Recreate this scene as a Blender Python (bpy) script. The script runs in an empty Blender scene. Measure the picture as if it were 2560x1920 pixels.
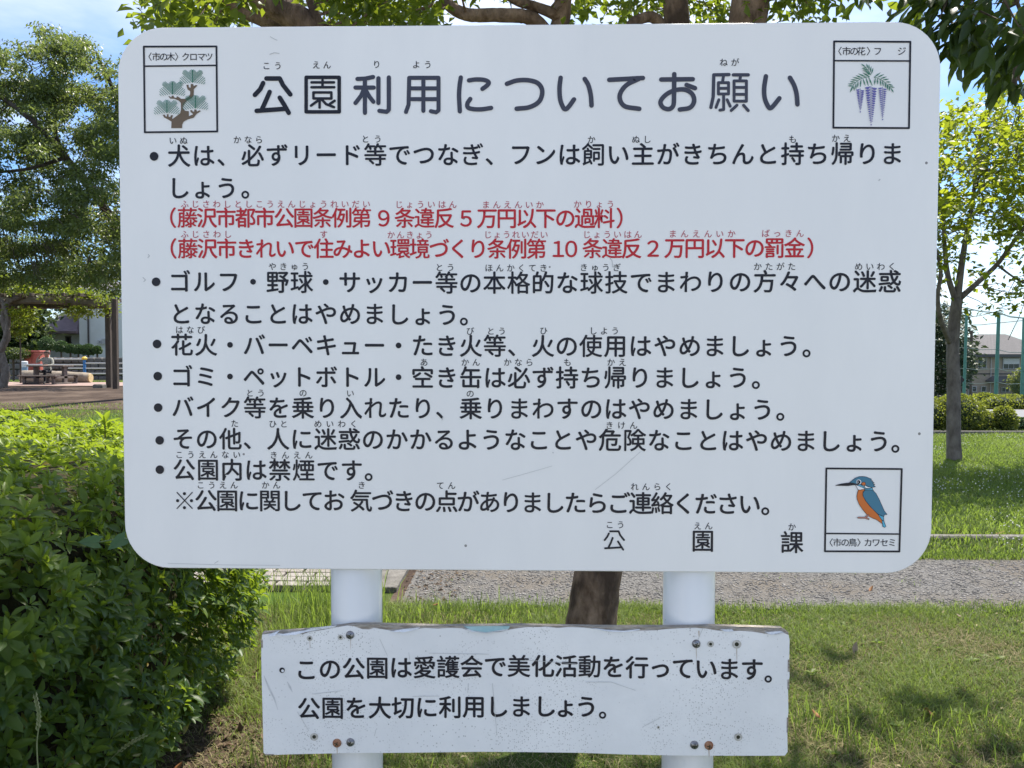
import bpy, math, random
import numpy as np
from mathutils import Vector, Matrix
random.seed(7); RNG = np.random.default_rng(11)
SC = bpy.context.scene; COL = SC.collection
R = math.radians

# ---------------------------------------------------------------- camera, sky, sun, exposure
CAM = np.array([0.007, -1.136, 1.50]); F = 1923.0 / 2560.0
yaw, pitch, roll = R(1.24), R(-1.89), R(-0.09)
def rotm(yaw, pitch, roll):
    cy, sy, cp, sp, cr, sr = math.cos(yaw), math.sin(yaw), math.cos(pitch), math.sin(pitch), math.cos(roll), math.sin(roll)
    Rz = np.array([[cy,-sy,0],[sy,cy,0],[0,0,1]]); Rx = np.array([[1,0,0],[0,cp,-sp],[0,sp,cp]]); Ry = np.array([[cr,0,sr],[0,1,0],[-sr,0,cr]])
    return Rz @ Rx @ Ry
RM = rotm(yaw, pitch, roll)
cam = bpy.data.cameras.new('camera'); cam.sensor_width = 36; cam.lens = 36*F; cam.clip_start = .05; cam.clip_end = 3000
co = bpy.data.objects.new('camera', cam); COL.objects.link(co); SC.camera = co
M4 = np.eye(4); M4[:3,0] = RM[:,0]; M4[:3,1] = RM[:,2]; M4[:3,2] = -RM[:,1]; M4[:3,3] = CAM
co.matrix_world = Matrix(M4.tolist())

SUN_EL, SUN_AZ = R(58), R(30)           # azimuth from +Y towards +X: the sun stands behind the sign, to the right
sund = Vector((math.sin(SUN_AZ)*math.cos(SUN_EL), math.cos(SUN_AZ)*math.cos(SUN_EL), math.sin(SUN_EL)))
w = bpy.data.worlds.new('World'); SC.world = w; w.use_nodes = True
nt = w.node_tree; nt.nodes.clear()
wo = nt.nodes.new('ShaderNodeOutputWorld'); bg = nt.nodes.new('ShaderNodeBackground'); sky = nt.nodes.new('ShaderNodeTexSky')
sky.sky_type = 'NISHITA'; sky.sun_disc = False; sky.sun_elevation = SUN_EL; sky.sun_rotation = SUN_AZ
sky.air_density = 1.0; sky.dust_density = 0.4; sky.ozone_density = 2.2
tc = nt.nodes.new('ShaderNodeTexCoord'); mp = nt.nodes.new('ShaderNodeMapping'); mp.inputs['Scale'].default_value = (1.0, 1.0, 3.2)
nz = nt.nodes.new('ShaderNodeTexNoise'); nz.inputs['Scale'].default_value = 2.1; nz.inputs['Detail'].default_value = 7; nz.inputs['Roughness'].default_value = .52
rp = nt.nodes.new('ShaderNodeValToRGB'); rp.color_ramp.elements[0].position = .405; rp.color_ramp.elements[1].position = .70
rp.color_ramp.elements[0].color = (.0,.0,.0,1); rp.color_ramp.elements[1].color = (.9,.9,.9,1)
mx = nt.nodes.new('ShaderNodeMix'); mx.data_type = 'RGBA'; mx.inputs[7].default_value = (7.0, 7.15, 7.6, 1)
L = nt.links.new
L(tc.outputs['Generated'], mp.inputs['Vector']); L(mp.outputs[0], nz.inputs['Vector']); L(nz.outputs['Fac'], rp.inputs[0])
tn = nt.nodes.new('ShaderNodeMix'); tn.data_type = 'RGBA'; tn.blend_type = 'MULTIPLY'; tn.inputs[0].default_value = 1; tn.inputs[7].default_value = (.66, .84, 1.06, 1)
L(rp.outputs[0], mx.inputs[0]); L(sky.outputs[0], tn.inputs[6]); L(tn.outputs[2], mx.inputs[6]); L(mx.outputs[2], bg.inputs[0]); L(bg.outputs[0], wo.inputs[0])
bg.inputs[1].default_value = .085
sl = bpy.data.lights.new('sun', 'SUN'); sl.energy = 4.0; sl.angle = R(.55); sl.color = (1, .94, .84)
so = bpy.data.objects.new('sun', sl); COL.objects.link(so); so.rotation_euler = sund.to_track_quat('Z', 'Y').to_euler(); so.location = (0,0,30)
SC.view_settings.view_transform = 'Standard'; SC.view_settings.look = 'None'; SC.view_settings.gamma = 1; SC.view_settings.use_curve_mapping = False
SC.view_settings.exposure = 1.31
SC.cycles.max_bounces = 8; SC.cycles.transparent_max_bounces = 8; SC.cycles.sample_clamp_indirect = 8
try: SC.cycles.use_denoising = True
except Exception: pass

# ---------------------------------------------------------------- helpers
def ray(px, py):
    d = RM @ np.array([(px-1280)/1923., 1, -(py-960)/1923.]); return d
def at(px, py, Y):                       # the point of the place at world depth Y seen at that spot of the photograph
    d = ray(px, py); return CAM + d*((Y-CAM[1])/d[1])
def ss(a, b, x):
    t = np.clip((x-a)/(b-a), 0, 1); return t*t*(3-2*t)
def gz(x, y):                            # height of the terrain
    x = np.asarray(x, float); y = np.asarray(y, float)
    left = ss(-2, -7, x); right = ss(3, 9, x)
    return .45*ss(10, 25, y)*left - 3.1*ss(17, 70, y)*right - .5*ss(60,200,y)*(1-left)*(1-right)
def project(P):
    d = (np.atleast_2d(P)-CAM) @ RM
    return np.stack([1280+1923*d[:,0]/d[:,1], 960-1923*d[:,2]/d[:,1], d[:,1]], 1)

def props(o, label=None, cat=None, group=None, kind=None):
    if label: o['label'] = label
    if cat: o['category'] = cat
    if group: o['group'] = group
    if kind: o['kind'] = kind
    return o
def empty(name, loc=(0,0,0), label=None, cat=None, group=None):
    o = bpy.data.objects.new(name, None); COL.objects.link(o); o.location = loc; o.empty_display_size = .1
    return props(o, label, cat, group)
def link(name, me, parent=None, loc=None, **k):
    o = bpy.data.objects.new(name, me); COL.objects.link(o)
    if parent is not None: o.parent = parent; o.matrix_parent_inverse = Matrix.Translation(-parent.location) if parent.type == 'EMPTY' else parent_inv(parent)
    if loc is not None: o.location = loc
    return props(o, **k)
def parent_inv(p):
    m = Matrix.Translation(p.location)
    if p.parent is not None: m = Matrix.Identity(4)
    return m.inverted()
def mesh(name, verts, faces, mats, smooth=False, midx=None, tint=None):
    me = bpy.data.meshes.new(name)
    verts = np.asarray(verts, np.float32)
    if isinstance(faces, np.ndarray):
        n, k = faces.shape
        me.vertices.add(len(verts)); me.vertices.foreach_set('co', verts.ravel())
        me.loops.add(n*k); me.loops.foreach_set('vertex_index', faces.astype(np.int32).ravel())
        me.polygons.add(n); me.polygons.foreach_set('loop_start', np.arange(0, n*k, k, dtype=np.int32))
        me.update(calc_edges=True)
    else:
        me.from_pydata([tuple(map(float, v)) for v in verts], [], faces); me.update()
    for m in (mats if isinstance(mats, (list, tuple)) else [mats]): me.materials.append(m)
    if midx is not None: me.polygons.foreach_set('material_index', np.asarray(midx, np.int32))
    if smooth: me.polygons.foreach_set('use_smooth', np.ones(len(me.polygons), bool))
    if tint is not None:
        a = me.attributes.new('tint', 'FLOAT', 'POINT'); a.data.foreach_set('value', np.asarray(tint, np.float32))
    return me
class MB:
    def __init__(s): s.v = []; s.f = []; s.m = []
    def add(s, v, f, m=0):
        n = len(s.v); s.v += [tuple(map(float, p)) for p in v]; s.f += [tuple(n+i for i in q) for q in f]; s.m += [m]*len(f); return s
    def box(s, c, d, rz=0, m=0, bev=0):
        x, y, z = [a/2 for a in d]; ca, sa = math.cos(rz), math.sin(rz)
        if bev:
            b = min(bev, x*.45, y*.45, z*.45); pts = []
            for Z, i in ((-z, b), (-z+b, 0), (z-b, 0), (z, b)):
                X, Y = x-i, y-i; bb = b*.7
                pts.append([(-X, -Y+bb), (-X+bb, -Y), (X-bb, -Y), (X, -Y+bb), (X, Y-bb), (X-bb, Y), (-X+bb, Y), (-X, Y-bb)])
                pts[-1] = [(p[0], p[1], Z) for p in pts[-1]]
            v = [p for r in pts for p in r]
            f = [tuple(range(7, -1, -1)), tuple(range(24, 32))]
            for r in range(3):
                for i in range(8): j = (i+1) % 8; f.append((r*8+i, r*8+j, r*8+8+j, r*8+8+i))
        else:
            v = [(a, b_, e) for e in (-z, z) for a, b_ in ((-x,-y),(x,-y),(x,y),(-x,y))]
            f = [(3,2,1,0),(4,5,6,7),(0,1,5,4),(1,2,6,5),(2,3,7,6),(3,0,4,7)]
        return s.add([(c[0]+p[0]*ca-p[1]*sa, c[1]+p[0]*sa+p[1]*ca, c[2]+p[2]) for p in v], f, m)
    def tube(s, path, rad, n=8, m=0, cap=True, wob=0, squash=None):
        path = [np.array(p, float) for p in path]; k = len(path)
        if np.isscalar(rad): rad = [rad]*k
        v = []; ref = np.array([.31,.17,.93]) if abs((path[-1]-path[0])[2]) < .7*np.linalg.norm(path[-1]-path[0]) else np.array([.9,.43,.05])
        for i in range(k):
            t = path[min(i+1, k-1)]-path[max(i-1, 0)]; t = t/(np.linalg.norm(t)+1e-9)
            a = np.cross(t, ref); a /= np.linalg.norm(a)+1e-9; b = np.cross(t, a)
            for j in range(n):
                th = 2*math.pi*j/n; r = rad[i]*(1+wob*(random.random()-.5))
                v.append(path[i]+r*(math.cos(th)*a+math.sin(th)*b))
        f = [(i*n+j, i*n+(j+1)%n, (i+1)*n+(j+1)%n, (i+1)*n+j) for i in range(k-1) for j in range(n)]
        if cap: f += [tuple(range(n-1, -1, -1)), tuple(range((k-1)*n, k*n))]
        return s.add(v, f, m)
    def prism(s, pts, z0, z1, m=0):      # polygon in XY extruded in Z
        n = len(pts); v = [(p[0], p[1], z0) for p in pts]+[(p[0], p[1], z1) for p in pts]
        return s.add(v, [tuple(range(n-1,-1,-1)), tuple(range(n, 2*n))]+[(i, (i+1)%n, n+(i+1)%n, n+i) for i in range(n)], m)
    def slab(s, pts, y0, y1, m=0):       # polygon in XZ extruded in Y (y0 nearer the camera)
        n = len(pts); v = [(p[0], y0, p[1]) for p in pts]+[(p[0], y1, p[1]) for p in pts]
        return s.add(v, [tuple(range(n)), tuple(range(2*n-1, n-1, -1))]+[(i, n+i, n+(i+1)%n, (i+1)%n) for i in range(n)], m)
    def build(s, name, mats, parent=None, smooth=False, **k):
        me = mesh(name, s.v, s.f, mats, smooth, s.m)
        return link(name, me, parent, **k)
def smooth_path(pts, sub=5):
    P = [np.array(p, float) for p in pts]; P = [2*P[0]-P[1]]+P+[2*P[-1]-P[-2]]; out = []
    for i in range(1, len(P)-2):
        for t in np.linspace(0, 1, sub, endpoint=False):
            a, b, c, d = P[i-1], P[i], P[i+1], P[i+2]
            out.append(.5*((2*b)+(-a+c)*t+(2*a-5*b+4*c-d)*t*t+(-a+3*b-3*c+d)*t**3))
    out.append(P[-2]); return out
def lerp_list(a, n):
    x = np.linspace(0, 1, len(a)); return list(np.interp(np.linspace(0, 1, n), x, a))

# ---------------------------------------------------------------- materials
def mat(name, c, rough=.6, var=None, scale=8., detail=5, bump=0., bscale=None, metal=0., spec=.5, coord='Object', stretch=None, c3=None, vs2=None):
    m = bpy.data.materials.new(name); m.use_nodes = True; t = m.node_tree; b = t.nodes['Principled BSDF']
    b.inputs['Roughness'].default_value = rough; b.inputs['Metallic'].default_value = metal; b.inputs['Specular IOR Level'].default_value = spec
    b.inputs['Base Color'].default_value = (*c, 1)
    if var is not None or bump:
        tcn = t.nodes.new('ShaderNodeTexCoord'); mpn = t.nodes.new('ShaderNodeMapping'); t.links.new(tcn.outputs[coord], mpn.inputs[0])
        if stretch: mpn.inputs['Scale'].default_value = stretch
    if var is not None:
        n1 = t.nodes.new('ShaderNodeTexNoise'); n1.inputs['Scale'].default_value = scale; n1.inputs['Detail'].default_value = detail; n1.inputs['Roughness'].default_value = .62
        t.links.new(mpn.outputs[0], n1.inputs['Vector'])
        r = t.nodes.new('ShaderNodeValToRGB'); r.color_ramp.elements[0].position = .32; r.color_ramp.elements[1].position = .68
        r.color_ramp.elements[0].color = (*c, 1); r.color_ramp.elements[1].color = (*var, 1)
        t.links.new(n1.outputs['Fac'], r.inputs[0]); out = r.outputs[0]
        if c3 is not None:
            n3 = t.nodes.new('ShaderNodeTexNoise'); n3.inputs['Scale'].default_value = vs2 or scale*.2; n3.inputs['Detail'].default_value = 3
            t.links.new(mpn.outputs[0], n3.inputs['Vector'])
            r3 = t.nodes.new('ShaderNodeValToRGB'); r3.color_ramp.elements[0].position = .45; r3.color_ramp.elements[1].position = .62
            t.links.new(n3.outputs['Fac'], r3.inputs[0])
            mm = t.nodes.new('ShaderNodeMix'); mm.data_type = 'RGBA'; mm.inputs[7].default_value = (*c3, 1)
            t.links.new(r3.outputs[0], mm.inputs[0]); t.links.new(out, mm.inputs[6]); out = mm.outputs[2]
        t.links.new(out, b.inputs['Base Color'])
    if bump:
        n2 = t.nodes.new('ShaderNodeTexNoise'); n2.inputs['Scale'].default_value = bscale or scale*3; n2.inputs['Detail'].default_value = 6
        t.links.new(mpn.outputs[0], n2.inputs['Vector'])
        bp = t.nodes.new('ShaderNodeBump'); bp.inputs['Strength'].default_value = bump; bp.inputs['Distance'].default_value = .02
        t.links.new(n2.outputs['Fac'], bp.inputs['Height']); t.links.new(bp.outputs[0], b.inputs['Normal'])
    return m
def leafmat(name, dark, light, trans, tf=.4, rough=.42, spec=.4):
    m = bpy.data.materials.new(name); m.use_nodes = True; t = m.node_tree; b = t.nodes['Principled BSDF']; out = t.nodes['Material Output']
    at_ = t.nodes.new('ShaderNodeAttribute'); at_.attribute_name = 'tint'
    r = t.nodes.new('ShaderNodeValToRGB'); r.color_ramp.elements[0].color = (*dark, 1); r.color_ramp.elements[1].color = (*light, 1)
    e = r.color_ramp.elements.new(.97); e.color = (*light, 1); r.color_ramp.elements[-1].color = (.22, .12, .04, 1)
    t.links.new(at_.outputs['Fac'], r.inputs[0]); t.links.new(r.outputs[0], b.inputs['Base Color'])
    b.inputs['Roughness'].default_value = rough; b.inputs['Specular IOR Level'].default_value = spec
    tr = t.nodes.new('ShaderNodeBsdfTranslucent'); ms = t.nodes.new('ShaderNodeMixShader'); ms.inputs[0].default_value = tf
    r2 = t.nodes.new('ShaderNodeValToRGB'); r2.color_ramp.elements[0].color = (trans[0]*.55, trans[1]*.6, trans[2]*.6, 1); r2.color_ramp.elements[1].color = (*trans, 1)
    t.links.new(at_.outputs['Fac'], r2.inputs[0]); t.links.new(r2.outputs[0], tr.inputs[0])
    t.links.new(b.outputs[0], ms.inputs[1]); t.links.new(tr.outputs[0], ms.inputs[2]); t.links.new(ms.outputs[0], out.inputs[0])
    return m

# ---------------------------------------------------------------- leaves
def leaf_full():
    ys = [0, .2, .48, .78, 1]; hw = [0, .3, .5, .34, 0]; v = [(0, 0, 0)]; f = []
    for y, h in list(zip(ys, hw))[1:-1]:
        z = -.16*y*y; v += [(-h, y, z+.10*h*2), (0, y, z), (h, y, z+.10*h*2)]
    v.append((0, 1, -.18)); n = len(v)-1
    f = [(0,2,1),(0,3,2)]
    for k in range(2):
        a = 1+3*k; f += [(a,a+1,a+4),(a,a+4,a+3),(a+1,a+2,a+5),(a+1,a+5,a+4)]
    f += [(7,8,n),(8,9,n)]
    return np.array(v, float), np.array(f)
def leaf_mid():
    v = [(0,0,0),(-.5,.5,.08),(0,.5,-.03),(.5,.5,.08),(0,1,-.16)]
    return np.array(v, float), np.array([(0,2,1),(0,3,2),(1,2,4),(2,3,4)])
def leaf_low():
    return np.array([(0,0,0),(-.5,.5,.03),(0,1,-.1),(.5,.5,.03)], float), np.array([(0,3,2),(0,2,1)])
LF, LM, LL = leaf_full(), leaf_mid(), leaf_low()
def nrm(a): return a/(np.linalg.norm(a, axis=-1, keepdims=True)+1e-9)
def frames(A, N):
    A = nrm(A); S = nrm(np.cross(A, N)); N2 = np.cross(S, A); return S, A, N2
def leaves_mesh(name, P, A, N, Ln, Wd, tint, mats, tm=LM):
    S, A, N2 = frames(A, N); v, f = tm; k = len(v)
    V = (P[:,None,:] + v[None,:,0,None]*(S*(Ln*Wd)[:,None])[:,None,:] + v[None,:,1,None]*(A*Ln[:,None])[:,None,:] + v[None,:,2,None]*(N2*Ln[:,None])[:,None,:])
    Fc = (f[None]+ (np.arange(len(P))*k)[:,None,None]).reshape(-1, 3)
    return mesh(name, V.reshape(-1,3), Fc, mats, tint=np.repeat(tint, k))
def foliage(parent, P, A, N, Ln, Wd, tint, m, tm=LM, single=0, name='foliage', tpl=LF, margin=40):
    """the largest leaves in view become parts of their own, the rest one part"""
    keep = np.ones(len(P), bool)
    if single:
        q = project(P + A*Ln[:,None]*.5); sz = Ln/np.maximum(q[:,2], .1)
        ok = (q[:,0] > -margin) & (q[:,0] < 2560+margin) & (q[:,1] > -margin) & (q[:,1] < 1920+margin) & (q[:,2] > 0)
        # those behind the board are not in view
        hid = (q[:,0] > 310) & (q[:,0] < 2330) & (q[:,1] > 75) & (q[:,1] < 1410) & (P[:,1] > 0)
        sc = np.where(ok & ~hid, sz*(1+.0*sz), 0) ; idx = np.argsort(-sc)[:single]; idx = idx[sc[idx] > 0]
        var = []
        for k in range(6):
            t = [.1,.3,.5,.7,.9,.98][k] if k < 5 else .99
            var.append(mesh('leaf', tpl[0], tpl[1], m, tint=np.full(len(tpl[0]), t)))
        S, A2, N2 = frames(A[idx], N[idx])
        for j, i in enumerate(idx):
            k = min(5, int(tint[i]*5.2)); o = bpy.data.objects.new('leaf', var[k]); COL.objects.link(o)
            Mx = np.eye(4); Mx[:3,0] = S[j]*Ln[i]*Wd[i]; Mx[:3,1] = A2[j]*Ln[i]; Mx[:3,2] = N2[j]*Ln[i]; Mx[:3,3] = P[i]
            o.parent = parent; o.matrix_parent_inverse = Matrix.Translation(-parent.location); o.matrix_basis = Matrix(Mx.tolist())
        keep[idx] = False
    me = leaves_mesh(name, P[keep], A[keep], N[keep], Ln[keep], Wd[keep], tint[keep], m, tm)
    return link(name, me, parent, kind='stuff')
def rnd_unit(n): return nrm(RNG.normal(size=(n, 3)))
def clusters(C, k, spread, droop, Lr, Wr, tr, out=None):
    """k leaves round each cluster centre"""
    n = len(C)*k; P = np.repeat(C, k, 0) + RNG.normal(size=(n, 3))*spread*np.array([1,1,.7])
    D = rnd_unit(n); 
    if out is not None: D = nrm(D + np.repeat(out, k, 0)*.8)
    A = nrm(D*np.array([1,1,.55]) + np.array([0,0,-droop])); N = nrm(rnd_unit(n)*.6 + np.array([0,0,1.]))
    Ln = RNG.uniform(*Lr, n); Wd = RNG.uniform(*Wr, n)
    T = np.clip(np.repeat(RNG.uniform(tr[0], tr[1], len(C)), k) + RNG.normal(size=n)*.12, 0, .95)
    return P, A, N, Ln, Wd, T
def cat(*a): return tuple(np.concatenate(x) for x in zip(*a))
# ---------------------------------------------------------------- ground, path, paving, kerbs
M_lawn = mat('lawn_soil', (.035,.055,.012), .95, (.085,.075,.035), 3.2, 8, .6, 60, c3=(.05,.09,.015), vs2=.7, spec=.1)
M_gravel = mat('gravel', (.10,.096,.09), .95, (.24,.23,.215), 75, 4, 1., 120, c3=(.17,.15,.125), vs2=1.6, spec=.15)
M_stone = mat('pebble', (.10,.097,.095), .9, (.34,.32,.30), 9, 2, .3, 40, spec=.2)
M_paver = mat('paver', (.20,.175,.155), .9, (.29,.26,.23), 22, 6, .5, 80, spec=.2)
M_paver2 = mat('paver_light', (.25,.225,.20), .9, (.33,.30,.275), 22, 6, .5, 80, spec=.2)
M_joint = mat('joint_sand', (.06,.052,.04), 1, (.10,.09,.07), 40, 4, .5, 90, spec=.1)
M_conc = mat('concrete', (.10,.092,.08), .9, (.19,.178,.16), 12, 7, .4, 60, spec=.2)
M_soil = mat('bare_soil', (.045,.032,.025), 1, (.085,.062,.048), 3, 8, .8, 30, c3=(.12,.09,.07), vs2=.8, spec=.1)
M_bed = mat('dark_bed_soil', (.045,.033,.024), 1, (.10,.075,.055), 6, 8, .8, 50, spec=.05)
M_asph = mat('asphalt', (.17,.17,.175), .9, (.23,.23,.23), 10, 5, .4, 90, spec=.2)
M_pink = mat('pink_paving', (.27,.19,.165), .9, (.33,.24,.21), 4, 5, .3, 40, spec=.2)

def axis(vals): return np.unique(np.concatenate(vals))
gx = axis([np.linspace(-600,-60,14), np.linspace(-60,60,121), np.linspace(60,600,14)])
gy = axis([np.linspace(-300,-20,8), np.linspace(-20,110,131), np.linspace(110,900,16)])
def sheet(name, xs, ys, off, m, kind='structure', jit=0):
    X, Y = np.meshgrid(xs, ys); Z = gz(X, Y)+off
    n, k = Y.shape; i = np.arange(n*k).reshape(n, k)
    f = np.stack([i[:-1,:-1], i[:-1,1:], i[1:,1:], i[1:,:-1]], -1).reshape(-1, 4)
    me = mesh(name, np.stack([X, Y, Z], -1).reshape(-1, 3), f, m, True); return link(name, me, kind=kind)
sheet('ground', gx, gy, 0, M_lawn)
def strip(name, ex, off, m):             # ragged sheet between two edge curves: ex = [(x, y_near, y_far)]
    v = []; f = []; K = 5
    for i, (x, a, b) in enumerate(ex):
        for j in range(K): y = a+(b-a)*j/(K-1); v.append((x, y, float(gz(x, y))+off))
        if i: f += [((i-1)*K+j, i*K+j, i*K+j+1, (i-1)*K+j+1) for j in range(K-1)]
    me = mesh(name, v, f, m, True); return link(name, me, kind='structure')
def wav(x, s, a): return a*(math.sin(x*1.7+s)+.6*math.sin(x*4.3+s*2)+.4*math.sin(x*9.1+s*3))
strip('path', [(x, 3.42+.05*(x>2)*(x-2)+wav(x,.3,.03), 4.62+.02*x+wav(x,2,.03)) for x in np.linspace(-.78, 26, 160)], .006, M_gravel)
# pebbles lying on the path
def pebbles(n, x0, x1, y0, y1, s0, s1, name, z0=.006):
    o = np.array([(1,0,0),(0,1,0),(-1,0,0),(0,-1,0),(0,0,.6),(0,0,-.6)], float)
    fc = np.array([(0,1,4),(1,2,4),(2,3,4),(3,0,4),(1,0,5),(2,1,5),(3,2,5),(0,3,5)])
    x = RNG.uniform(x0, x1, n); y = RNG.uniform(y0, y1, n); s = s0+(s1-s0)*RNG.random(n)**3; th = RNG.uniform(0, 6.28, n)
    sx = s*RNG.uniform(.7,1.3,n); sy = s*RNG.uniform(.6,1.1,n)
    V = o[None]*np.stack([sx, sy, s*.7], 1)[:,None,:]*RNG.uniform(.75,1.2,(n,6,1))
    c, q = np.cos(th)[:,None], np.sin(th)[:,None]
    W = np.stack([V[...,0]*c-V[...,1]*q+x[:,None], V[...,0]*q+V[...,1]*c+y[:,None], V[...,2]+(gz(x,y)+z0+s*.15)[:,None]], -1)
    me = mesh(name, W.reshape(-1,3), (fc[None]+(np.arange(n)*6)[:,None,None]).reshape(-1,3), M_stone)
    link(name, me, kind='stuff')
pebbles(32000, -.75, 5.2, 3.44, 4.6, .003, .013, 'pebbles')
# brick paving beyond the hedge
base = sheet('brick_paving', np.linspace(-6, -.98, 12), np.linspace(3.72, 9.5, 12), .004, M_joint)
bm_ = [mesh('brick', *(lambda b: (b.v, b.f))(MB().box((0,0,0), (.184,.085,.05), bev=.004)), mt) for mt in (M_paver, M_paver2)]
rest = MB(); bn = 0; bx0 = -1.035
for r in range(57):
    y = 3.78+.1*r
    for c in range(26):
        x = bx0-.1-.2*c-(.1 if r % 2 else 0)
        if x < -5.9: continue
        z = .018+random.uniform(-.002,.002)
        if bn < 300 and r < 30 and c < 10:
            o = link('brick', bm_[random.random() < .4], base); o.location = (x, y, z); o.rotation_euler = (random.uniform(-.01,.01), random.uniform(-.01,.01), random.uniform(-.012,.012)); bn += 1
        else: rest.box((x, y, z), (.192,.092,.05))
rest.build('far_bricks', M_paver, base, kind='stuff')
k = MB()
for i in range(9): k.box((-.93, 4.02+.6*i, .0), (.19,.592,.075), bev=.006)
k.build('paving_kerb', M_conc, kind='structure')
# concrete edging on the lawn beyond the path
for y0, h, nm, dx in ((5.25, .05, 'lawn_edging', 1.0), (14.1, .10, 'road_kerb', 1.0)):
    k = MB()
    for i in range(30):
        x = .2+i*dx; yy = y0+.012*(x); k.box((x+dx/2, yy, float(gz(x+dx/2, yy))+h/2-.025), (dx-.012,.10,h+.03), rz=.012+random.uniform(-.004,.004), bev=.014)
    k.build(nm, M_conc, kind='structure')
strip('road', [(x, 17.2+.012*x, 24.5) for x in np.linspace(4, 40, 30)], .02, M_asph)
sheet('dirt_patch', np.linspace(-30, -4, 40), np.linspace(17.5, 26.6, 20), .008, M_soil)
sheet('pink_paving', np.linspace(-30, -8, 30), np.linspace(26.7, 31, 8), .03, M_pink)

# ---------------------------------------------------------------- grass
M_grass = leafmat('grass', (.065,.11,.020), (.19,.235,.055), (.32,.44,.06), .45, .5, .25)
M_dry = leafmat('dry_grass', (.20,.17,.085), (.40,.34,.18), (.25,.2,.08), .3, .7, .2)
def blades(x, y, h, wd, lean, m, name, tint=None, th0=None):
    n = len(x); z = gz(x, y); th = RNG.uniform(0, 2*np.pi, n); dx, dy = np.cos(th), np.sin(th); ph = th+np.pi/2+RNG.normal(size=n)*.4
    sx, sy = np.cos(ph)*wd/2, np.sin(ph)*wd/2; l = lean*h
    V = np.zeros((n, 5, 3)); 
    V[:,0] = np.stack([x-sx, y-sy, z-.004], 1); V[:,1] = np.stack([x+sx, y+sy, z-.004], 1)
    mx_, my_ = x+dx*l*.35, y+dy*l*.35
    V[:,2] = np.stack([mx_-sx*.8, my_-sy*.8, z+h*.6], 1); V[:,3] = np.stack([mx_+sx*.8, my_+sy*.8, z+h*.6], 1)
    V[:,4] = np.stack([x+dx*l, y+dy*l, z+h*RNG.uniform(.75,1.05,n)], 1)
    f = np.array([(0,1,3),(0,3,2),(2,3,4)]); t = RNG.uniform(0,.9,n) if tint is None else tint
    me = mesh(name, V.reshape(-1,3), (f[None]+(np.arange(n)*5)[:,None,None]).reshape(-1,3), m, tint=np.repeat(t, 5)); return link(name, me, kind='stuff')
def wedge(n, d0, d1, a0, a1):            # uniform points of the ground between two distances and two bearings
    d = np.sqrt(RNG.uniform(d0*d0, d1*d1, n)); a = RNG.uniform(a0, a1, n); return d*a+CAM[0], d+CAM[1]
def nois(x, y, s=1.): return .5+.25*(np.sin(x*3.1*s+1.3*np.sin(y*2.3*s))+np.sin(y*4.7*s+1.7*np.sin(x*3.9*s+.5)))
x, y = wedge(230000, 2.2, 4.62, -.78, .85); q = nois(x, y, 1.3); ok = (RNG.random(len(x)) < .35+.75*q) & ~((x < -.75) & (x > -1.5) & (y < 2.0) & (RNG.random(len(x)) < .72)) & (x > -1.9)
x, y, q = x[ok], y[ok], q[ok]; hh = RNG.uniform(.012,.042,len(x))*(.55+.9*q)
blades(x, y, hh, RNG.uniform(.002,.0038,len(x)), RNG.uniform(.4,2.2,len(x)), M_grass, 'lawn_grass', np.clip(.15+.6*q+RNG.normal(size=len(x))*.2, 0, .95))
x, y = wedge(130000, 2.2, 4.5, -.72, .85); ok = RNG.random(len(x)) < .25+1.1*nois(x*1.3+2, y*1.2, .9)**2; x, y = x[ok], y[ok]

blades(x, y, RNG.uniform(.008,.032,len(x)), RNG.uniform(.0018,.0035,len(x)), RNG.uniform(.8,3.,len(x)), M_dry, 'dry_grass')
# longer grass beside the left post and at the path's edge
def tuft(n, cx, cy, rx, ry, h0, h1, name='tall_grass'):
    x = cx+RNG.normal(size=n)*rx; y = cy+RNG.normal(size=n)*ry
    return x, y, RNG.uniform(h0, h1, n)
T = [tuft(700,-1.13,2.75,.16,.2,.08,.22), tuft(420,-.85,2.5,.14,.25,.05,.14), tuft(420,-1.2,3.3,.18,.2,.15,.34), tuft(500,-.55,3.1,.25,.2,.05,.14), tuft(300,.05,3.2,.3,.15,.05,.12),
     tuft(200,.93,3.2,.08,.12,.06,.17), tuft(160,-.85,1.75,.10,.2,.05,.16), tuft(200,-.62,1.6,.2,.2,.05,.13), tuft(160,1.2,1.9,.12,.12,.06,.13), tuft(200,1.75,1.9,.2,.15,.05,.12)]
x, y, h = (np.concatenate([t[i] for t in T]) for i in range(3)); 
blades(x, y, h, RNG.uniform(.003,.0055,len(x)), RNG.uniform(.15,.8,len(x)), M_grass, 'tall_grass', RNG.uniform(.3,.95,len(x)))
xx = RNG.uniform(-.6, 4.2, 9000); yy = 3.40+.05*np.maximum(xx-2,0)+RNG.normal(size=9000)*.07
blades(xx, yy, RNG.uniform(.02,.055,9000), RNG.uniform(.0025,.0042,9000), RNG.uniform(.3,1.2,9000), M_grass, 'edge_grass')
xx = RNG.uniform(-.6, 5.0, 9000); yy = 4.60+.02*xx+np.abs(RNG.normal(size=9000))*.10-.05
blades(xx, yy, RNG.uniform(.02,.06,9000), RNG.uniform(.003,.005,9000), RNG.uniform(.3,1.2,9000), M_grass, 'far_edge_grass')
xx = RNG.uniform(-.6, 4.6, 1400); yy = RNG.uniform(3.42, 4.6, 1400); ok = nois(xx*1.3, yy*2, 2.0) > .78; xx, yy = xx[ok], yy[ok]
blades(xx, yy, RNG.uniform(.01,.035,len(xx)), RNG.uniform(.003,.005,len(xx)), RNG.uniform(.5,1.5,len(xx)), M_grass, 'path_weeds')
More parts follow.
